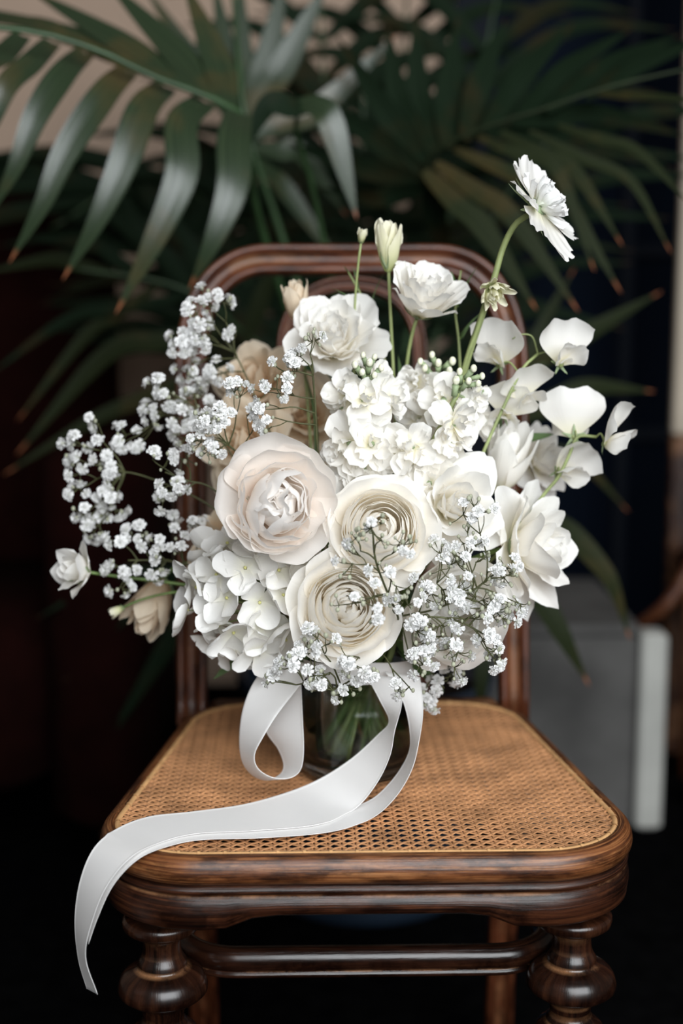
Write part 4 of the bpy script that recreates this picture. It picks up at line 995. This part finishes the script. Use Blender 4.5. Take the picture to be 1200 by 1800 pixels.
# ================================================================== scabious with its seed head
sc_base = P(931, 374, .17)
o = thing('scabious', 'white scabious on a long bent stem above the chair top rail', 'scabious', sc_base, GRP)
mb = MB(); pth = smooth_path([tuple(p - sc_base) for p in (P(931, 376, .17), P(905, 395, .175), P(884, 435, .18), P(868, 490, .18), P(845, 560, .185), P(822, 630, .19), P(800, 720, .195), P(770, 850, .20))], 40)
mb.tube(pth, .0026, .0034, 8); mb.build('stem', M['stem_pale'], o)
add_stem(o, P(770, 850, .20), Vector((.2, 0, 1)), .003, 'stem_pale')
fv = Vector((.74, -.42, .60)).normalized(); Rm = facing(fv, 0.4); S_ = 0.0385
cup = MB(); V, F, UV = lathe([(0, -.002), (.004, -.001), (.008, .005), (.009, .010), (.0, .011)], 14); cup.add(V, F, UV); c_ = cup.build('receptacle', M['sepal'], o); c_.matrix_basis = Rm
rings(o, Rm, S_, [D(7, 1.10, .92, 94, 80, wrap=1.6, ruf=.06, freq=1.8, q=.2, jag=.06, base=.22, nu=12, nv=19, tilt=10, r0=.15, z=.22, var=4, szv=.12)], 'petal_white', 50)
rings(o, Rm, S_, [D(9, .56, .36, 62, 40, wrap=.3, ruf=.08, freq=2, q=.2, jag=.05, nu=6, nv=7, tilt=12, r0=.22, z=.25), D(8, .54, .32, 36, 10, wrap=.25, ruf=.08, freq=2, q=.2, jag=.05, nu=6, nv=7, tilt=12, r0=.13, z=.28),
                  D(6, .52, .26, 10, -6, wrap=.2, ruf=.08, freq=2, q=.2, nu=6, nv=7, tilt=12, r0=.05, z=.28)], 'gyp', 51, 'inner_petal')
for k in range(7):
    me = petal_mesh(.75, .16, 98, 86, .08, .5, .01, 1, 0, .9, 0, .7, 0, .2, k % 2, 'sepal', 7, 5)
    obj('bract', me, o, Rm @ Matrix.Rotation(2 * math.pi * k / 7 + 0.1, 4, 'Z') @ Matrix.Translation((0, 0, .14 * S_)) @ Matrix.Scale(S_, 4))
sh = P(862, 506, .165)
o = thing('scabious_seed_head', 'pale green scabious seed head on the stem below the scabious', 'seed head', sh, GRP)
rings(o, facing((.25, -.7, -.45)), .021, [D(8, 1.0, .5, 70, 20, wrap=.5, ruf=.1, freq=1.5, q=.6, nu=7, nv=7, tilt=12, r0=.1), D(7, .9, .42, 40, -10, wrap=.4, ruf=.1, freq=1.5, q=.6, nu=7, nv=7, tilt=12, r0=.08), D(5, .8, .3, 14, -10, wrap=.3, ruf=.08, q=.6, nu=7, nv=7, r0=.03)], 'petal_green', 52)
mb = MB(); mb.tube(smooth_path([(0, 0, 0), tuple(P(838, 580, .18) - sh), tuple(P(812, 660, .19) - sh), tuple(P(780, 850, .20) - sh)], 24), .0018, .0022, 7); mb.build('stem', M['stem_pale'], o)

# ================================================================== small green sprigs
def sprig(label, pts, leaves, wd, seed):
    low = pts[-1]; o = thing('leafy_sprig', label, 'foliage', low, GRP)
    c = smooth_path([tuple(p - low) for p in pts], 20); mb = MB(); mb.tube(c, .0010, .0016, 6); mb.build('stem', M['stem_pale'], o)
    add_stem(o, low, pts[-2] - pts[-1], .0016)
    for (a_, b_, m_) in leaves:
        p0 = P(*a_) - low; p1 = P(*b_) - low; dl = (p1 - p0); L_ = dl.length
        me = petal_mesh(1.0, wd, 6, -14, 0, .35, .02, 1, 0, .95, 0, .3, 0, .1, seed % 3, 'leaf_small', 9, 7)
        q_ = dl.normalized().to_track_quat('Z', 'X').to_matrix().to_4x4()
        obj('leaf', me, o, Matrix.Translation(p0) @ q_ @ Matrix.Rotation(m_, 4, 'Z') @ Matrix.Scale(L_, 4))
M['leaf_small'] = petal_mat('sage_leaf', (0.14, 0.22, 0.07), (0.10, 0.17, 0.06), (0.12, 0.19, 0.08), 0.25, 0.5)
sprig('green lisianthus sprig with narrow leaves before the inner hoop', [P(612, 478, .25), P(630, 510, .25), P(648, 545, .25), P(668, 600, .25), P(690, 700, .24)],
      [((648, 545, .25), (586, 503, .25), 0), ((648, 540, .25), (672, 478, .25), 0), ((634, 515, .25), (608, 468, .25), .5), ((632, 515, .25), (622, 468, .25), -.5)], .16, 1)
sprig('green leafy sprig between the tilted lisianthus and the seed head', [P(810, 475, .24), P(800, 540, .24), P(806, 600, .24), P(810, 680, .23)],
      [((806, 530, .24), (832, 470, .235), 0), ((803, 540, .24), (795, 480, .235), .4), ((806, 590, .24), (850, 540, .235), 0), ((806, 600, .24), (828, 560, .235), .7)], .3, 2)
rl = random.Random(3)
for k, (a_, b_, wv) in enumerate((((700, 840, .22), (720, 640, .235), .22), ((680, 800, .24), (650, 590, .26), .2), ((860, 860, .21), (900, 680, .25), .22), ((560, 850, .22), (560, 660, .27), .25), ((905, 773, .235), (966, 765, .22), .34), ((640, 930, .2), (600, 760, .24), .25), ((480, 1120, .2), (380, 1180, .2), .3), ((700, 1130, .17), (770, 1215, .16), .3), ((560, 1120, .17), (500, 1190, .17), .3))):
    lab = ['upright green leaf between the tilted lisianthus and the centre stock', 'green blade leaf behind the centre stock near the hoop', 'green leaf behind the upright rosebud', 'green leaf deep in the bouquet above the peony', 'green leaf beside the far right sweet pea',
           'green leaf behind the centre stock florets', 'dark green leaf tucked under the hydrangea', 'green leaf under the low right rose', 'green leaf under the lower ranunculus'][k]
    p0 = P(*a_); o = thing('leaf_blade', lab, 'foliage', p0, GRP); dl = P(*b_) - p0
    me = petal_mesh(1.0, wv, 4, -18, 0, .4, .02, 1, 0, .95, 0, .35, 0, .1, k % 3, 'leaf_small', 10, 7)
    obj('blade', me, o, dl.normalized().to_track_quat('Z', 'X').to_matrix().to_4x4() @ Matrix.Rotation(rl.uniform(1.2, 1.9), 4, 'Z') @ Matrix.Scale(dl.length, 4))
    add_stem(o, p0, dl, .0012)
# ================================================================== gypsophila (baby's breath)
def blossom_mesh(seed):
    rg = random.Random(seed); mb = MB()
    # tiny ruffled double bloom, unit radius, facing +Z
    for ring, (n, el, ln, wd) in enumerate(((7, 12, 1.0, .62), (7, 38, .98, .58), (6, 62, .92, .5), (4, 82, .86, .42))):
        for k in range(n):
            az = 2 * math.pi * (k + rg.uniform(-.2, .2)) / n + ring * .9; e = R(el + rg.uniform(-9, 9))
            d = Vector((math.cos(az) * math.cos(e), math.sin(az) * math.cos(e), math.sin(e) - .15)); s = Vector((-math.sin(az), math.cos(az), 0))
            up = d.cross(s).normalized(); l = ln * rg.uniform(.85, 1.08)
            V = []; UV = []
            for i, (t, w_) in enumerate(((.12, .2), (.65, .85), (.92, 1.0), (1.0, .75))):
                for v in (-1, -.33, .33, 1):
                    z_ = .10 * math.sin(v * 4 + k) * t
                    V.append(d * (l * t * (1 - .10 * (abs(v) > .9) * (i == 3) + .06 * rg.uniform(-1, 1) * (i > 1))) + s * (v * wd / 2 * w_) + up * z_); UV.append((v * .5 + .5, t))
            mb.add(V, [(i * 4 + j, i * 4 + j + 1, (i + 1) * 4 + j + 1, (i + 1) * 4 + j) for i in range(3) for j in range(3)], UV)
    mb.ball((0, 0, -.18), .30, 6, 4, mi=1)
    return mesh_from('blossom', mb.v, mb.f, uvs=mb.uv, mats=[M['gyp'], M['bud']], midx=mb.mi)
BL = [blossom_mesh(s) for s in range(5)]
def gyp(label, stem, clusters, seed, r=.0058, twig_r=.00042, main_r=.0011, twig='twig', low=True, budmul=1.0, cam_bias=-.45):
    """stem: main stem points tip -> base; clusters: (px, py, y, spread px, blossoms, buds)"""
    rg = random.Random(seed); base = stem[-1]
    o = thing('gypsophila', label, 'gypsophila', base, GRP)
    c = smooth_path([tuple(p - base) for p in stem], 30); tw = MB(); bu = MB()
    tw.tube(c, main_r * .75, main_r, 6); ax = [Vector(p) for p in c]
    for (px, py, y, sp, nb_, nbud) in clusters:
        ctr = P(px, py, y) - base
        # branch leaves the main stem below the cluster
        nr = min(range(len(ax)), key=lambda i: (ax[i] - ctr).length); root = ax[min(nr + 3, len(ax) - 1)]
        spm = sp / FPX * (y + 1.15); node = root.lerp(ctr, .62) + Vector((rg.uniform(-.2, .2), rg.uniform(-.2, .2), rg.uniform(-.2, .2))) * spm
        mid = root.lerp(node, .5) + Vector((rg.uniform(-.1, .1), 0, rg.uniform(-.02, .12))) * (node - root).length
        tw.tube(smooth_path([tuple(root), tuple(mid), tuple(node)], 8), main_r * .75, twig_r * 1.3, 5)
        subs = []
        ns = max(2, (nb_ + nbud) // 4)
        for _ in range(ns):
            d = Vector((rg.gauss(0, 1), rg.gauss(0, .8), rg.gauss(0, 1))).normalized()
            s = ctr + d * spm * rg.uniform(.25, .55); subs.append(s)
            tw.tube(smooth_path([tuple(node), tuple(node.lerp(s, .5) + d * spm * .08), tuple(s)], 5), twig_r * 1.25, twig_r, 4)
            tw.ball(tuple(s), twig_r * 2.0, 5, 4)
        for k in range(nb_ + nbud):
            s = subs[k % ns]; d = ((s - node).normalized() * .8 + Vector((rg.gauss(0, 1), rg.gauss(0, .8) - .25, rg.gauss(0, 1)))).normalized()
            p = s + d * spm * rg.uniform(.30, .62)
            tw.tube([tuple(s), tuple(s.lerp(p, .55) + Vector((0, 0, -.001))), tuple(p)], twig_r, twig_r * .8, 4)
            if k < nb_:
                f = (d + Vector((0, cam_bias, .15))).normalized(); q_ = r * rg.uniform(.78, 1.12)
                obj('blossom', BL[rg.randrange(5)], o, Matrix.Translation(p + f * q_ * .3) @ facing(f, rg.uniform(0, 6.28)) @ Matrix.Scale(q_, 4))
            else:
                bu.ball(tuple(p), rg.uniform(.0012, .0021) * budmul, 7, 5, squash=1.2)
    tw.build('stems', M[twig], o)
    if bu.v:
        b_ = bu.build('buds', M['bud'], o); b_['kind'] = 'stuff'
    if low: add_stem(o, base, stem[-2] - stem[-1], main_r * 1.1, 'stem')
    return o

gyp('gypsophila spray at the upper left over the chair back corner',
    [P(392, 585, .26), P(425, 645, .255), P(455, 715, .25), P(500, 820, .235), P(540, 930, .22)],
    [(352, 548, .26, 42, 9, 3), (332, 590, .265, 42, 10, 3), (378, 535, .255, 32, 6, 3), (410, 582, .25, 14, 2, 1), (325, 635, .27, 34, 6, 3), (362, 600, .26, 36, 9, 2), (345, 660, .28, 36, 7, 2), (385, 665, .27, 36, 6, 2)], 61, .0068)
gyp('gypsophila spray at the left across the chair post',
    [P(300, 690, .25), P(345, 720, .25), P(400, 790, .245), P(450, 860, .235), P(520, 960, .22)],
    [(262, 725, .255, 30, 5, 2), (290, 700, .25, 36, 9, 3), (325, 690, .26, 38, 10, 3), (305, 735, .25, 36, 8, 2), (352, 735, .255, 40, 9, 3), (210, 765, .25, 34, 6, 3), (240, 770, .255, 28, 4, 2), (335, 765, .25, 34, 6, 3), (370, 700, .27, 36, 6, 2)], 62, .0068)
gyp('gypsophila spray at the left with fine open twigs above the peony',
    [P(385, 770, .16), P(420, 800, .165), P(445, 850, .17), P(500, 930, .18)],
    [(355, 735, .15, 36, 7, 5), (395, 730, .15, 34, 6, 5), (420, 690, .155, 40, 6, 5), (375, 790, .15, 34, 5, 6), (345, 770, .155, 30, 4, 4), (440, 745, .155, 34, 4, 4)], 63, .0062)
gyp('gypsophila spray in front of the tan rose, left of the centre stock',
    [P(548, 640, .14), P(553, 700, .145), P(556, 760, .15), P(560, 830, .16)],
    [(505, 645, .135, 36, 6, 6), (485, 690, .13, 38, 7, 5), (545, 610, .135, 34, 2, 9), (520, 620, .14, 30, 3, 6), (455, 715, .14, 34, 5, 4), (470, 740, .135, 30, 3, 3)], 64, .0062)
gyp('gypsophila spray at the far left edge of the bouquet',
    [P(190, 830, .24), P(235, 832, .24), P(300, 855, .235), P(370, 890, .23), P(450, 960, .22)],
    [(150, 775, .24, 34, 5, 3), (145, 810, .235, 34, 6, 2), (185, 800, .24, 36, 6, 2), (140, 850, .24, 36, 7, 3), (170, 870, .235, 36, 8, 2), (205, 840, .24, 30, 4, 2), (150, 895, .24, 34, 6, 3), (190, 895, .24, 34, 6, 2), (175, 935, .24, 32, 5, 3), (165, 745, .245, 20, 2, 2)], 65, .0068)
gyp('gypsophila spray left of the peony above the lower left roses',
    [P(290, 830, .19), P(330, 845, .19), P(375, 860, .19), P(450, 930, .19)],
    [(285, 808, .19, 32, 4, 3), (300, 850, .185, 30, 4, 4), (318, 870, .185, 30, 4, 4), (330, 805, .185, 34, 4, 5), (285, 880, .19, 22, 2, 2)], 66, .0064)
gyp('gypsophila spray at the lower left between small rose and hydrangea',
    [P(225, 985, .21), P(270, 985, .21), P(320, 990, .205), P(390, 1010, .20)],
    [(215, 955, .21, 32, 5, 2), (245, 940, .21, 30, 4, 2), (270, 950, .205, 30, 5, 2), (215, 1005, .205, 30, 5, 2), (205, 1035, .205, 26, 4, 2), (280, 985, .2, 26, 4, 2), (310, 965, .2, 30, 4, 2), (340, 935, .22, 34, 6, 2), (270, 1010, .2, 20, 2, 2), (315, 920, .215, 26, 3, 1)], 67, .0068)
# right, in front of the roses
gyp('gypsophila spray spreading right over the white roses',
    [P(880, 1000, .085), P(820, 1045, .085), P(760, 1072, .09), P(700, 1085, .105), P(660, 1110, .14)],
    [(830, 900, .095, 51, 4, 11), (815, 945, .09, 42, 4, 9), (770, 985, .085, 49, 6, 9), (830, 985, .08, 49, 7, 10), (890, 1015, .085, 35, 7, 10), (790, 1030, .08, 51, 6, 9), (850, 1045, .08, 44, 5, 10), (880, 1090, .085, 38, 4, 9), (740, 1040, .078, 49, 6, 9), (900, 1055, .085, 29, 4, 6)], 68, .0058, .00045, cam_bias=-.8)
gyp('gypsophila spray over the hidden low right rose',
    [P(860, 1120, .075), P(800, 1090, .072), P(740, 1085, .075), P(700, 1100, .10), P(650, 1120, .14)],
    [(830, 1075, .07, 51, 6, 9), (790, 1110, .066, 47, 5, 9), (860, 1130, .075, 35, 5, 8), (800, 1150, .07, 47, 6, 9), (740, 1120, .062, 44, 7, 8), (880, 1065, .075, 40, 4, 8), (760, 1085, .065, 44, 5, 8), (730, 1165, .066, 40, 6, 6), (870, 1150, .078, 26, 4, 5)], 69, .0058, .00045, cam_bias=-.8)
gyp('gypsophila spray over the hearts of the two ranunculus',
    [P(655, 935, .040), P(660, 985, .042), P(680, 1040, .050), P(700, 1090, .085), P(690, 1130, .14)],
    [(660, 935, .030, 49, 2, 10), (700, 960, .034, 40, 2, 9), (625, 985, .034, 49, 2, 8), (645, 1045, .030, 51, 3, 8), (690, 1010, .040, 44, 4, 6), (615, 950, .035, 33, 1, 5), (610, 1060, .030, 33, 1, 5), (700, 1070, .045, 44, 4, 6)], 70, .0056, .00042, cam_bias=-.8)
gyp('gypsophila spray hanging low in front of the vase and ribbon',
    [P(560, 1215, .075), P(600, 1205, .075), P(635, 1180, .08), P(670, 1140, .10), P(690, 1120, .14)],
    [(535, 1150, .06, 42, 5, 6), (500, 1180, .06, 40, 5, 6), (560, 1175, .058, 40, 5, 6), (570, 1220, .065, 36, 4, 5), (612, 1225, .068, 34, 3, 8), (615, 1160, .055, 44, 5, 6), (650, 1190, .068, 34, 4, 5), (555, 1125, .05, 36, 4, 5), (480, 1200, .07, 24, 2, 5), (710, 1200, .07, 30, 3, 4)], 71, .0062, .0005, cam_bias=-.8)
gyp('gypsophila spray peeping out low behind the ribbon at the right',
    [P(780, 1210, .15), P(765, 1190, .15), P(740, 1160, .15), P(710, 1130, .16)],
    [(755, 1215, .15, 34, 6, 4), (790, 1200, .155, 34, 6, 4), (770, 1235, .15, 24, 3, 4), (800, 1180, .16, 26, 3, 3)], 72, .0062, .0005)
